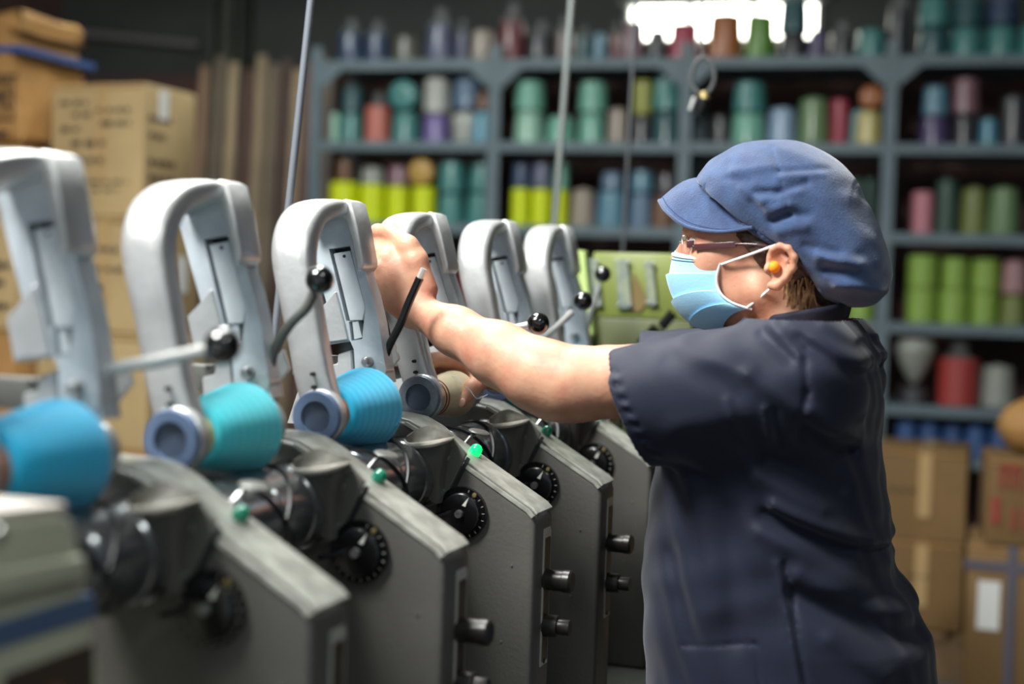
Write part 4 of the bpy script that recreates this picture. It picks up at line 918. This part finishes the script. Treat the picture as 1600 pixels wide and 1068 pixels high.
# neck and trunk
F.cap(A(1205, 440), A(1262, 545), 0.056, 0.062, 0.03)
F.cap(A(1165, 482), A(1220, 545), 0.022, 0.045, 0.03)
F.cap(A(1185, 470, 1.955), A(1250, 535, 1.97), 0.014, 0.014, 0.015)
F.cap((-0.255, 1.87, 1.285), (-0.255, 2.13, 1.285), 0.05, 0.05, 0.04)
F.cap((-0.29, 2.0, 1.22), (-0.29, 2.0, 0.93), 0.085, 0.085, 0.03)
# near (left) arm
F.cap((-0.262, 1.845, 1.285), A(1080, 592, 1.815), 0.055, 0.052, 0.03)
F.cap(A(1080, 592, 1.815), A(885, 600, 1.80), 0.052, 0.046, 0.02)
F.chain([(*A(895, 600, 1.80), .046), (*A(840, 585, 1.803), .0455), (*A(780, 553, 1.815), .0405), (*A(712, 517, 1.838), .031), (*A(660, 488, 1.860), .0235)], 0.022)
F.ell(A(862, 628, 1.797), (0.022, 0.02, 0.018), 0.02)
# far (right) arm
F.cap((-0.255, 2.155, 1.285), A(945, 588, 2.165), 0.052, 0.046, 0.03)
F.chain([(*A(945, 588, 2.165), .044), (*A(850, 592, 2.14), .038), (*A(752, 580, 2.085), .026)], 0.02)

# left hand round the handle: metacarpals, fingers, thumb
wr = (660, 486, 1.860)
for (x0, y0, Y0, r0, x1, y1, Y1, r1) in ((656, 470, 1.861, .016, 607, 398, 1.866, .0132), (652, 478, 1.858, .0165, 596, 414, 1.862, .0138), (647, 487, 1.858, .016, 590, 433, 1.863, .0132), (641, 495, 1.861, .0145, 593, 455, 1.870, .0115)):
    F.cap(A(x0, y0, Y0), A(x1, y1, Y1), r0, r1, 0.014)
F.ell(A(630, 436, 1.868), (0.03, 0.016, 0.042), 0.02, rot=0.5)
HF = [[(607, 398, 1.866, .0118), (583, 392, 1.878, .0104), (576, 404, 1.915, .0092), (588, 411, 1.948, .0078)],
      [(596, 414, 1.862, .0122), (577, 412, 1.876, .0108), (571, 424, 1.915, .0095), (584, 431, 1.950, .0080)],
      [(590, 433, 1.863, .0116), (576, 434, 1.878, .0102), (573, 444, 1.914, .0090), (586, 450, 1.946, .0076)],
      [(593, 455, 1.870, .0100), (582, 458, 1.886, .0088), (580, 465, 1.914, .0078), (592, 470, 1.938, .0068)]]
for fg in HF: F.chain([(*A(x, y, Y), r) for x, y, Y, r in fg], 0.0035)
for (x, y, Y, r) in ((603, 401, 1.857, .0085), (592, 417, 1.852, .009), (587, 436, 1.853, .0085), (591, 456, 1.862, .0075)): F.ell(A(x, y, Y), (r, r * .8, r), 0.006)
F.chain([(*A(x, y, Y), r) for x, y, Y, r in ((664, 452, 1.868, .0185), (650, 408, 1.866, .0165), (637, 383, 1.868, .0138), (609, 362, 1.884, .0118), (590, 362, 1.892, .0105), (577, 370, 1.898, .0086))], 0.008)
F.ell(A(640, 384, 1.864), (0.0125, 0.011, 0.012), 0.006)
F.cap(A(648, 400, 1.875), A(612, 402, 1.878), 0.013, 0.011, 0.012); F.cap(A(618, 384, 1.876), A(588, 381, 1.890), 0.011, 0.009, 0.005)
# right hand over the bare cone
for (x0, y0, Y0, x1, y1, Y1) in ((742, 572, 2.085, 700, 560, 2.045), (745, 578, 2.09, 704, 566, 2.062), (745, 584, 2.095, 710, 572, 2.078)):
    F.cap(A(x0, y0, Y0), A(x1, y1, Y1), .0165, .0145, 0.014)
F.chain([(*A(x, y, Y), r) for x, y, Y, r in ((700, 560, 2.045, .0135), (676, 562, 2.025, .0112), (661, 580, 2.015, .0100), (655, 604, 2.015, .0085))], 0.005)
F.chain([(*A(x, y, Y), r) for x, y, Y, r in ((704, 566, 2.062, .0125), (680, 568, 2.05, .0108), (666, 588, 2.04, .0096), (661, 610, 2.04, .008))], 0.005)
F.chain([(*A(x, y, Y), r) for x, y, Y, r in ((710, 572, 2.078, .0115), (690, 578, 2.072, .0100), (676, 598, 2.064, .009), (672, 616, 2.06, .0076))], 0.005)
F.chain([(*A(x, y, Y), r) for x, y, Y, r in ((748, 582, 2.08, .016), (748, 596, 2.045, .0135), (737, 606, 2.01, .0118), (722, 626, 1.995, .0098))], 0.008)
skin_me = F.mesh(1)
body = wlink('body', skin_me, m_skin)
del F
m_nail = mat('finger_nail', (222, 172, 156), 0.25, coat=0.3)
def small(name, c, r, mt, rx=0, ry=0, rz=0, par=None):
    bm = ball((0, 0, 0), r, 16, 10)
    bmesh.ops.rotate(bm, verts=bm.verts, matrix=(Matrix.Rotation(rz, 3, 'Z') @ Matrix.Rotation(ry, 3, 'Y') @ Matrix.Rotation(rx, 3, 'X')))
    return wlink(name, finish(bm, 60, c), mt, par)
small('thumb_nail', A(721, 629, 1.9862), (0.0058, 0.0016, 0.0075), m_nail, ry=R_(35), rx=R_(-8), par=body)
# eyes (behind the glasses)
for s in (1, -1):
    q = (lambda p: p) if s == 1 else mir
    eb = wlink('eye', finish(ball(q(A(1090, 380, 1.966)), 0.0128, 20, 12), 60), mat('eye_white', (222, 216, 208), 0.2))
    c = q(A(1090, 380, 1.966)); wlink('iris', finish(ball((c[0] - 0.0095, c[1] - 0.003 * s, c[2] - 0.003), (0.0042, 0.0048, 0.0048), 14, 8), 60), mat('iris_brown', (60, 40, 28), 0.15), eb)

# hair: temple, sides, nape
m_hair = mat('hair_brown', (88, 66, 50), 0.42, rgb2=(56, 40, 32), vscale=60, stretch=(1, 1, 1), bump=0.6, bscale=240, detail=5)
m_hair2 = mat('hair_blond_grey', (188, 156, 112), 0.45, rgb2=(132, 100, 70), vscale=70, bump=0.6, bscale=240, detail=5)
H = Field((-0.44, 1.88, 1.30), (-0.14, 2.12, 1.52), 0.0028)
H.ell(A(1208, 368), (0.098, 0.0775, 0.088), 0.0)
for s in (1, -1):
    q = (lambda p: p) if s == 1 else mir
    H.chain([(*q(A(x, y, Y)), r) for x, y, Y, r in ((1158, 362, 1.944, .009), (1175, 370, 1.936, .012), (1190, 388, 1.929, .010), (1194, 404, 1.928, .006))], 0.012)
H.cap(A(1268, 425), A(1285, 452), 0.052, 0.042, 0.03)
# keep the hair off the face and ears: cut in front and below a slanted line
x, y, z = H.coords()
pa, pb = A(1150, 350), A(1196, 412); nx_, nz_ = -(pb[2] - pa[2]), (pb[0] - pa[0]); L = math.hypot(nx_, nz_)
H.d = np.maximum(H.d, ((x - pa[0]) * -nx_ + (z - pa[2]) * -nz_) / L + 0 * y).astype(np.float32)
pa, pb = A(1186, 420), A(1262, 492); nx_, nz_ = -(pb[2] - pa[2]), (pb[0] - pa[0]); L = math.hypot(nx_, nz_)
H.d = np.maximum(H.d, -((x - pa[0]) * nx_ + (z - pa[2]) * nz_) / L + 0 * y).astype(np.float32)
H.d += (0.0012 * np.sin((x * 0.8 + z) * 900 + 6 * np.sin(y * 90)) + 0 * y).astype(np.float32)
hair = wlink('hair', H.mesh(0), m_hair); del H
for s in (1, -1):
    q = (lambda p: p) if s == 1 else mir
    rr = random.Random(5)
    bm = nb()
    for i in range(26):
        x0, y0 = 1226 + rr.uniform(0, 46), 432 + rr.uniform(0, 22); dx = rr.uniform(-14, 10)
        tube([q(A(x0, y0, 1.944)), q(A(x0 + dx * .4, y0 + 18, 1.941)), q(A(x0 + dx, y0 + 34 + rr.uniform(0, 10), 1.948))], 0.0016, 5, 4, bm=bm)
    wlink('nape_strands', finish(bm, 60), m_hair2, hair)['kind'] = 'stuff'

# mask: pleated sheet wrapped round the lower face
m_mask = mat('mask_blue', (150, 206, 236), 0.75, bump=0.15, bscale=300, sheen=0.2)
m_mask_w = mat('mask_white', (232, 236, 238), 0.8)
FR = [(1056, 391), (1050, 412), (1048, 436), (1052, 462), (1062, 486), (1079, 505), (1106, 516), (1132, 517)]
ED = [(1127, 402), (1124, 416), (1120, 432), (1121, 447), (1128, 461), (1142, 472), (1160, 479), (1175, 483)]
fr = catmull([A(*p) for p in FR], 8); ed = catmull([A(*p, 1.937) for p in ED], 8); nv = len(fr)
P = []
for i in range(nv):
    v = i / (nv - 1); row = []
    a, e_ = np.array(fr[i]), np.array(ed[i])
    # three pleats: a sharp step outward, smooth return
    t = v * 4.0 % 1.0; pl = (0.0058 * (1 - t) ** 1.2) * (0.20 < v < 0.97)
    for j in range(41):
        u = -1 + 2 * j / 40; s = abs(u)
        ang = s * math.pi / 2
        wgt = math.sin(ang) ** 1.25; wy = math.sin(ang)
        x = a[0] + (e_[0] - a[0]) * (1 - math.cos(ang)) ** 0.95; z = a[2] + (e_[2] - a[2]) * wgt
        y = YM + math.copysign(1, u) * (YM - e_[1]) * wy ** 0.85
        x -= pl * (1 - s ** 6) * (1 - 0.3 * s); y += math.copysign(1, u) * pl * 0.7 * s * (1 - s ** 8)
        row.append((x, y, z))
    P.append(row)
mask = wlink('face_mask', finish(grid_sheet(P, 0.0012), 30), m_mask)
def along(i, u0=0, u1=40): return [P[i][j] for j in range(u0, u1 + 1)]
wlink('top_binding', finish(tube([(p[0] - 0.0012, p[1], p[2]) for p in along(2)], 0.0022, 6, 1, smooth_path=False), 60), m_mask_w, mask)
bm = nb(); tube([P[i][40 * 0] for i in range(0, nv, 2)], 0.0022, 6, 1, bm=bm, smooth_path=False); wlink('side_binding', finish(bm, 60), m_mask_w, mask)
wlink('side_binding', finish(tube([P[i][40] for i in range(0, nv, 2)], 0.0022, 6, 1, smooth_path=False), 60), m_mask_w, mask)
for i0 in (3, 5):
    wlink('stitch_line', finish(tube([(p[0] - 0.0008, p[1] - math.copysign(0.0008, p[1] - YM) * -1, p[2]) for p in [P[i0][j] for j in range(2, 20)]], 0.0006, 4, 1, smooth_path=False), 60), mat('stitch_dark', (90, 104, 120), 0.8), mask)
for s in (1, -1):
    q = (lambda p: p) if s == 1 else mir
    wlink('ear_loop', finish(tube([q(A(1127, 413, 1.934)), q(A(1170, 398, 1.921)), q(A(1206, 385, 1.906)), q(A(1222, 381, 1.908))], 0.0019, 8), 60), m_mask_w, mask)
    wlink('ear_loop', finish(tube([q(A(1168, 480, 1.935)), q(A(1186, 466, 1.930)), q(A(1202, 452, 1.924)), q(A(1216, 440, 1.925))], 0.0019, 8), 60), m_mask_w, mask)
    small('ear_plug', q(A(1210, 417, 1.905)), (0.0078, 0.0075, 0.0080), mat('orange_foam', (255, 150, 20), 0.7), par=body)

# glasses
m_gl = mat('spectacle_frame_brown', (72, 40, 44), 0.25, coat=0.6); m_lens = mat('spectacle_lens', (235, 240, 240), 0.03, alpha=0.22, spec=0.9); m_gold = mat('spectacle_metal', (190, 180, 160), 0.2, metal=0.9)
gl = wlink('spectacles', finish(tube([A(1066, 380, 1.988), A(1062, 378, 2.0), A(1066, 380, 2.012)], 0.0014, 8), 60), m_gold)
for s in (1, -1):
    q = (lambda p: p) if s == 1 else mir
    bm = tube([q(A(1083, 385, 1.940)), q(A(1120, 383, 1.930)), q(A(1160, 381, 1.920)), q(A(1196, 384, 1.915)), q(A(1228, 394, 1.920)), q(A(1236, 408, 1.922))], 0.0022, 8)
    for v in bm.verts: pass
    tm = wlink('temple', finish(bm, 60), m_gl, gl)
    bm = nb(); c0, c1 = q(A(1085, 386, 1.9375)), q(A(1150, 382, 1.921))
    d = (Vector(c1) - Vector(c0)); ang = math.atan2(d.y, d.x)
    box(bm, tuple((Vector(c0) + Vector(c1)) / 2), (d.length, 0.0026, 0.0085), Matrix.Rotation(ang, 3, 'Z') @ Matrix.Rotation(-math.asin(d.z / d.length), 3, 'Y'), bev=0.0008)
    wlink('temple_bar', finish(bm, 40), m_gl, gl)
    # lens facing -X, slightly wrapped and pantoscopic
    cen = Vector(q(A(1071, 388, 1.966))); ring = []
    for kk in range(28):
        t = 2 * math.pi * kk / 28; ct, stt = math.cos(t), math.sin(t)
        yy = math.copysign(abs(ct) ** 0.7, ct) * 0.0255; zz_ = math.copysign(abs(stt) ** 0.75, stt) * 0.0165
        ring.append((cen.x + 0.10 * yy * (-1 if s == 1 else 1) + 0.25 * zz_ * -0.6, cen.y + yy, cen.z + zz_))
    bm = nb(); vs = [bm.verts.new(p) for p in ring]; f = bm.faces.new(vs); bmesh.ops.solidify(bm, geom=[f], thickness=0.0018)
    ln = wlink('lens', finish(bm, 30), m_lens, gl)
    wlink('rim', finish(tube(ring[1:14], 0.0011, 6, 1, smooth_path=False), 60), m_gold, gl)
    hg = q(A(1079, 381, 1.9405)); bm = nb(); box(bm, hg, (0.010, 0.004, 0.010), bev=0.001); wlink('hinge', finish(bm, 30), m_gl, gl)
    bm = nb(); box(bm, q(A(1070, 372, 1.944)), (0.006, 0.006, 0.008), bev=0.0012); wlink('end_piece', finish(bm, 30), m_gold, gl)

# cap
m_cap = mat('cap_denim_blue', (47, 72, 112), 0.85, bump=0.5, bscale=420, rgb2=(38, 59, 96), vscale=50, sheen=0.35)
CPF = Field((-0.44, 1.87, 1.33), (-0.14, 2.13, 1.62), 0.0028)
CPF.ell(A(1186, 312), (0.096, 0.096, 0.076), 0.0)
CPF.ell(A(1232, 310), (0.084, 0.100, 0.068), 0.05)
CPF.ell(A(1278, 366), (0.072, 0.102, 0.074), 0.05, rot=0.5)
CPF.ell(A(1335, 425), (0.050, 0.094, 0.044), 0.06, rot=0.7)
x, y, z = CPF.coords()
# hem: everything under a bent line from the brim to the nape is cut away
hemx = [A(*p) for p in ((1060, 262), (1100, 288), (1140, 322), (1175, 352), (1225, 381), (1262, 402), (1284, 446), (1300, 482), (1420, 520))]
zh = np.interp(x.ravel(), [p[0] for p in hemx], [p[2] for p in hemx]).astype(np.float32)[:, None, None]
CPF.d = np.maximum(CPF.d, (zh - z) * 0.75 + 0 * y).astype(np.float32)
# folds and the crown seam
def seg_d(px0, py0, px1, py1, Yr=1.92):
    a, b_ = A(px0, py0, Yr), A(px1, py1, Yr); abx, abz = b_[0] - a[0], b_[2] - a[2]; L2 = abx * abx + abz * abz
    t = np.clip(((x - a[0]) * abx + (z - a[2]) * abz) / L2, 0, 1)
    return np.sqrt((x - a[0] - t * abx) ** 2 + (z - a[2] - t * abz) ** 2)
def fold(fl, segs, pxm=0.00088, side=True, gain=1.0):
    tot = 0
    for (x0, y0, x1, y1, amp, wd) in segs: tot = tot + gain * amp * 1e-3 * np.exp(-(seg_d(x0, y0, x1, y1) / (wd * pxm)) ** 2)
    msk = 1 / (1 + np.exp((np.abs(y - YM) * -1 + 0.03) * 90))
    fl.d -= (tot * msk).astype(np.float32)
fold(CPF, [(1186, 302, 1222, 304, -3.5, 6), (1222, 304, 1262, 288, -3.0, 6), (1198, 316, 1252, 300, 3.0, 8), (1212, 347, 1236, 336, -4.5, 6), (1236, 336, 1266, 338, -2.5, 7), (1206, 330, 1240, 322, 3, 9), (1222, 362, 1262, 356, 3.0, 9), (1148, 268, 1206, 262, 2, 8), (1140, 280, 1176, 284, -1.8, 6), (1164, 296, 1196, 318, 2.2, 7), (1180, 318, 1206, 344, -2, 6),
           (1203, 228, 1220, 268, -1.4, 3), (1220, 268, 1238, 330, -1.4, 3), (1220, 270, 1290, 262, -1.4, 4), (1222, 280, 1285, 272, 1.5, 5), (1284, 400, 1345, 414, 4.5, 9), (1292, 420, 1340, 428, -4.5, 8), (1310, 446, 1372, 452, 4, 8), (1262, 384, 1312, 398, -2.5, 7), (1300, 290, 1350, 370, 1.5, 20), (1345, 400, 1385, 440, -2, 9)], gain=1.4)
CPF.d += (0.0011 * np.sin(x * 70 + 3 * np.sin(z * 60)) * np.sin(y * 55 + 2)).astype(np.float32)
cap = wlink('cap', CPF.mesh(1), m_cap); del CPF
# gathered band along the hem, and the peak
bandp = [(1102, 287), (1128, 308), (1152, 330), (1172, 350), (1196, 366), (1222, 380), (1248, 396), (1272, 424), (1290, 452)]
for s in (1, -1):
    q = (lambda p: p) if s == 1 else mir
    ys_ = [1.935, 1.922, 1.915, 1.912, 1.914, 1.922, 1.926, 1.928, 1.934]
    cen = catmull([q(A(*p, yy)) for p, yy in zip(bandp, ys_)], 10); bm = nb()
    st_ = []
    for i, c in enumerate(cen):
        wob = 1 + 0.22 * math.sin(i * 2.1)
        st_.append((c[0], c[1], c[2], 0, 1, 0, 0.0042 * wob, 0.0085))
    wlink('hem_band', finish(sweep(st_, 1, 12, 2.4), 60), m_cap, cap)
TIP = (1027, 308)
rows = []
# peak: from the band out to a curved rim, drooping at the sides
inner = [(-1.0, 1180, 352), (-0.8, 1158, 334), (-0.55, 1130, 306), (-0.3, 1110, 285), (0, 1104, 276)]
rimp = [(-1.0, 1176, 354), (-0.8, 1122, 361), (-0.55, 1072, 352), (-0.3, 1042, 330), (0, 1030, 312)]
hw_in, hw_out = 0.090, 0.098
def lerp_tab(tab, u):
    c = np.array(catmull(tab, 10)); return np.interp(u, c[:, 0], c[:, 1]), np.interp(u, c[:, 0], c[:, 2])
for i in range(9):
    t = i / 8; row = []
    for j in range(41):
        u = -1 + 2 * j / 40; ua = -abs(u)
        xi, yi = lerp_tab(inner, ua); xo, yo = lerp_tab(rimp, ua)
        Yi = math.copysign(1, u) * (hw_in * (abs(u) ** 0.8)); Yo = math.copysign(1, u) * (hw_out * (abs(u) ** 0.75))
        pi_, po = np.array(at(xi, yi, YM - abs(Yi))), np.array(at(xo, yo, YM - abs(Yo)))
        p = pi_ * (1 - t) + po * t; yy = Yi * (1 - t) + Yo * t
        p[2] += 0.010 * math.sin(math.pi * t) * (1 - abs(u) ** 2)
        row.append((p[0], YM + yy, p[2]))
    rows.append(row)
peak = wlink('cap_peak', finish(grid_sheet(rows, 0.0030), 40), m_cap, cap)
wlink('peak_stitching', finish(tube([(p[0], p[1], p[2] - 0.001) for p in rows[-1]], 0.0026, 8, 1, smooth_path=False), 60), m_cap, cap)
wlink('peak_seam', finish(tube([(p[0] * 0.5 + r2[0] * 0.5, p[1], p[2] * 0.5 + r2[2] * 0.5 + 0.0006) for p, r2 in zip(rows[-2], rows[-1])], 0.0007, 5, 1, smooth_path=False), 60), mat('cap_thread', (36, 54, 98), 0.9), cap)

# smock
m_shirt = mat('smock_navy_satin', (23, 28, 47), 0.64, bump=0.2, bscale=500, sheen=0.12, vary=0.12, vscale=14, spec=0.24)
T = Field((-0.64, 1.70, 0.74), (0.02, 2.30, 1.35), 0.0031)
x, y, z = T.coords()
prof = [(488, 1186, 1330, .085), (504, 1166, 1341, .110), (520, 1140, 1352, .150), (545, 1112, 1364, .180), (580, 1085, 1375, .192), (620, 1066, 1379, .196), (680, 1046, 1374, .198), (720, 1036, 1380, .199), (780, 1026, 1391, .200), (860, 1018, 1394, .203), (890, 1016, 1401, .205), (930, 1015, 1432, .207), (970, 1015, 1456, .210), (1068, 1020, 1468, .214), (1200, 1026, 1472, .214)]
zt_, fx, bx_, wy_ = [], [], [], []
for (py, f0, b0, wd) in prof:
    pf, pb = A(f0, py), A(b0, py); zt_.append((pf[2] + pb[2]) / 2); fx.append(pf[0]); bx_.append(pb[0]); wy_.append(wd)
o_ = np.argsort(zt_); zt_ = np.array(zt_)[o_]; fx = np.array(fx)[o_]; bx_ = np.array(bx_)[o_]; wy_ = np.array(wy_)[o_]
zz1 = z.ravel(); cx_ = (np.interp(zz1, zt_, fx) + np.interp(zz1, zt_, bx_)) / 2; ax_ = (np.interp(zz1, zt_, bx_) - np.interp(zz1, zt_, fx)) / 2; ay_ = np.interp(zz1, zt_, wy_)
rr_ = ((np.abs((x - cx_) / ax_)) ** 2.3 + (np.abs((y - YM) / ay_)) ** 2.3) ** (1 / 2.3)
d_t = (rr_ - 1) * np.minimum(ax_, ay_) * 0.9
ztop = float(A(1240, 494)[2])
d_t = np.maximum(d_t, (z - ztop) + 0 * y)
T.d = np.minimum(T.d, d_t.astype(np.float32))
SHN = (-0.258, 1.842, 1.272); hemN = A(992, 634, 1.802); hemN2 = tuple(np.array(hemN) + (np.array(hemN) - np.array(SHN)) * 0.25)
def sleeve_vol(p, q, ra, rb, c1, c2, Yr, inside):
    p, q = np.array(p), np.array(q); sl, X, Y, Z = T.sub(np.minimum(p, q) - 0.09, np.maximum(p, q) + 0.09)
    ab = q - p; L = float(ab @ ab); t = np.clip(((X - p[0]) * ab[0] + (Y - p[1]) * ab[1] + (Z - p[2]) * ab[2]) / L, 0, 1)
    d = np.sqrt((X - p[0] - t * ab[0]) ** 2 + (Y - p[1] - t * ab[1]) ** 2 + (Z - p[2] - t * ab[2]) ** 2) - (ra + (rb - ra) * t)
    a, b_, c = A(*c1, Yr), A(*c2, Yr), A(*inside, Yr); nx2, nz2 = -(b_[2] - a[2]), (b_[0] - a[0]); L2 = math.hypot(nx2, nz2)
    sg = -1 if (c[0] - a[0]) * nx2 + (c[2] - a[2]) * nz2 > 0 else 1
    d = np.maximum(d, sg * ((X - a[0]) * nx2 + (Z - a[2]) * nz2) / L2 + 0 * Y)
    T.put(sl, d.astype(np.float32), 0.04, 'add')
sleeve_vol(SHN, hemN2, 0.084, 0.079, (957, 546), (1018, 722), 1.80, (1150, 600))
SHF = (-0.258, 2.158, 1.272); hemF = A(1015, 590, 2.165); hemF2 = tuple(np.array(hemF) + (np.array(hemF) - np.array(SHF)) * 0.2)
sleeve_vol(SHF, hemF2, 0.080, 0.072, (1005, 520), (1030, 660), 2.165, (1150, 580))
T.cap(A(1225, 505, 1.93), A(1235, 530, 1.86), 0.035, 0.05, 0.05); T.cap(mir(A(1225, 505, 1.93)), mir(A(1235, 530, 1.86)), 0.035, 0.05, 0.05)
x, y, z = T.coords()
def seg_d(px0, py0, px1, py1, Yr=1.80):
    a, b_ = A(px0, py0, Yr), A(px1, py1, Yr); abx, abz = b_[0] - a[0], b_[2] - a[2]; L2 = abx * abx + abz * abz
    t = np.clip(((x - a[0]) * abx + (z - a[2]) * abz) / L2, 0, 1)
    return np.sqrt((x - a[0] - t * abx) ** 2 + (z - a[2] - t * abz) ** 2)
fold(T, [(1262, 545, 1268, 610, -3.5, 5), (1268, 610, 1250, 690, -3.5, 5), (1212, 508, 1258, 552, 5, 9), (1195, 520, 1240, 560, -4, 9), (1235, 505, 1345, 568, 6, 12), (1255, 530, 1340, 590, -5, 12), (1290, 505, 1352, 545, 4, 10),
         (1075, 538, 1180, 580, 4, 13), (1180, 580, 1258, 640, 4, 12), (1060, 560, 1160, 610, -3, 14), (1150, 620, 1165, 680, 2.5, 6), (1205, 635, 1210, 685, 4, 6), (1216, 640, 1220, 690, -3.5, 6), (1075, 660, 1180, 640, 3, 16),
         (1275, 640, 1330, 690, 5, 12), (1265, 665, 1320, 712, -5, 9), (1200, 715, 1300, 770, -5, 14), (1185, 745, 1280, 800, 4, 12), (1210, 790, 1395, 888, 8, 13), (1195, 805, 1385, 900, -8, 12), (1190, 830, 1350, 930, 5, 15), (1250, 900, 1455, 1010, 8, 18), (1240, 930, 1430, 1040, -8, 15), (1330, 880, 1420, 935, 5, 12),
         (1392, 880, 1450, 955, -5, 10), (1300, 1000, 1380, 1068, 5, 15), (1080, 760, 1110, 950, 4, 26), (1140, 800, 1150, 1000, -3.5, 18), (1040, 870, 1075, 1000, -3, 14), (1214, 880, 1252, 1075, 3, 5), (1225, 880, 1262, 1075, -3, 4), (1062, 1012, 1182, 1003, -2.0, 3), (1182, 1003, 1190, 1075, -2.0, 3),
         (975, 572, 1035, 716, -1.4, 3)] + [(978 + q * 4.3 - 3, 576 + q * 10, 978 + q * 4.3 + 6, 579 + q * 10, 2.2 if q % 2 else -2.2, 3.2) for q in range(14)], side=True)
T.d += (0.0016 * np.sin(x * 38 + 4 * np.sin(z * 21 + 1) + 2 * y * 8) * np.sin(z * 30 + y * 20) + 0.0009 * np.sin(x * 95 + z * 60 + 3 * np.sin(y * 40))).astype(np.float32)
# open sleeve ends and hem
T.cap(tuple(np.array(hemN) + (np.array(SHN) - np.array(hemN)) * 0.22), hemN2, 0.066, 0.074, 0.0, 'sub')
T.cap(tuple(np.array(hemF) + (np.array(SHF) - np.array(hemF)) * 0.15), hemF2, 0.060, 0.067, 0.0, 'sub')
shirt = wlink('smock', T.mesh(1), m_shirt); del T
# collar
cp = [A(1322, 482, 2.0), A(1310, 488, 1.955), A(1270, 497, 1.932), A(1225, 505, 1.935), A(1190, 512, 1.955), A(1168, 522, 1.985)]
for s in (1, -1):
    q = (lambda p: p) if s == 1 else mir
    st_ = [(*q(c), 0, 0, 1, 0.013, 0.0042) for c in cp]
    st_[1:] = [(*q(c), 0.25, -0.3 * s, 1, 0.014, 0.0042) for c in cp[1:]]
    wlink('collar', finish(sweep(st_, 6, 12, 2.6), 60), m_shirt, shirt)
# sleeve hem stitching (gathered thread)
hs = [(980, 556), (990, 585), (998, 612), (1008, 640), (1018, 668), (1030, 696)]
# trousers and shoes (below the picture)
m_tr = mat('trousers_dark', (34, 36, 44), 0.8); m_sh = mat('shoe_black', (24, 24, 26), 0.5)
for s in (-1, 1):
    wlink('trouser_leg', finish(tube([(-0.27, YM + s * 0.09, 0.86, 0.105), (-0.275, YM + s * 0.10, 0.66, 0.085), (-0.285, YM + s * 0.105, 0.45, 0.066), (-0.265, YM + s * 0.11, 0.22, 0.058), (-0.26, YM + s * 0.11, 0.06, 0.055)], 0.08, 20), 60), m_tr)
    st_ = [(-0.19, YM + s * 0.11, 0.045, 0, 1, 0, 0.03, 0.04), (-0.25, YM + s * 0.11, 0.05, 0, 1, 0, 0.038, 0.05), (-0.34, YM + s * 0.115, 0.036, 0, 1, 0, 0.045, 0.036), (-0.43, YM + s * 0.12, 0.026, 0, 1, 0, 0.036, 0.025)]
    wlink('shoe', finish(sweep(st_, 6, 16, 2.6), 60), m_sh)
# thread held under the thumb
th = [A(690, 583, 2.02), A(715, 590, 1.985), A(722, 601, 1.978), A(734, 609, 1.985), A(745, 622, 1.99), A(762, 616, 2.03)]
tag(obj('loose_thread', tube(th, 0.0005, 5), mat('thread_white', (205, 215, 225), 0.6)), 'fine pale thread running over the bare cone and the thumb', 'thread')
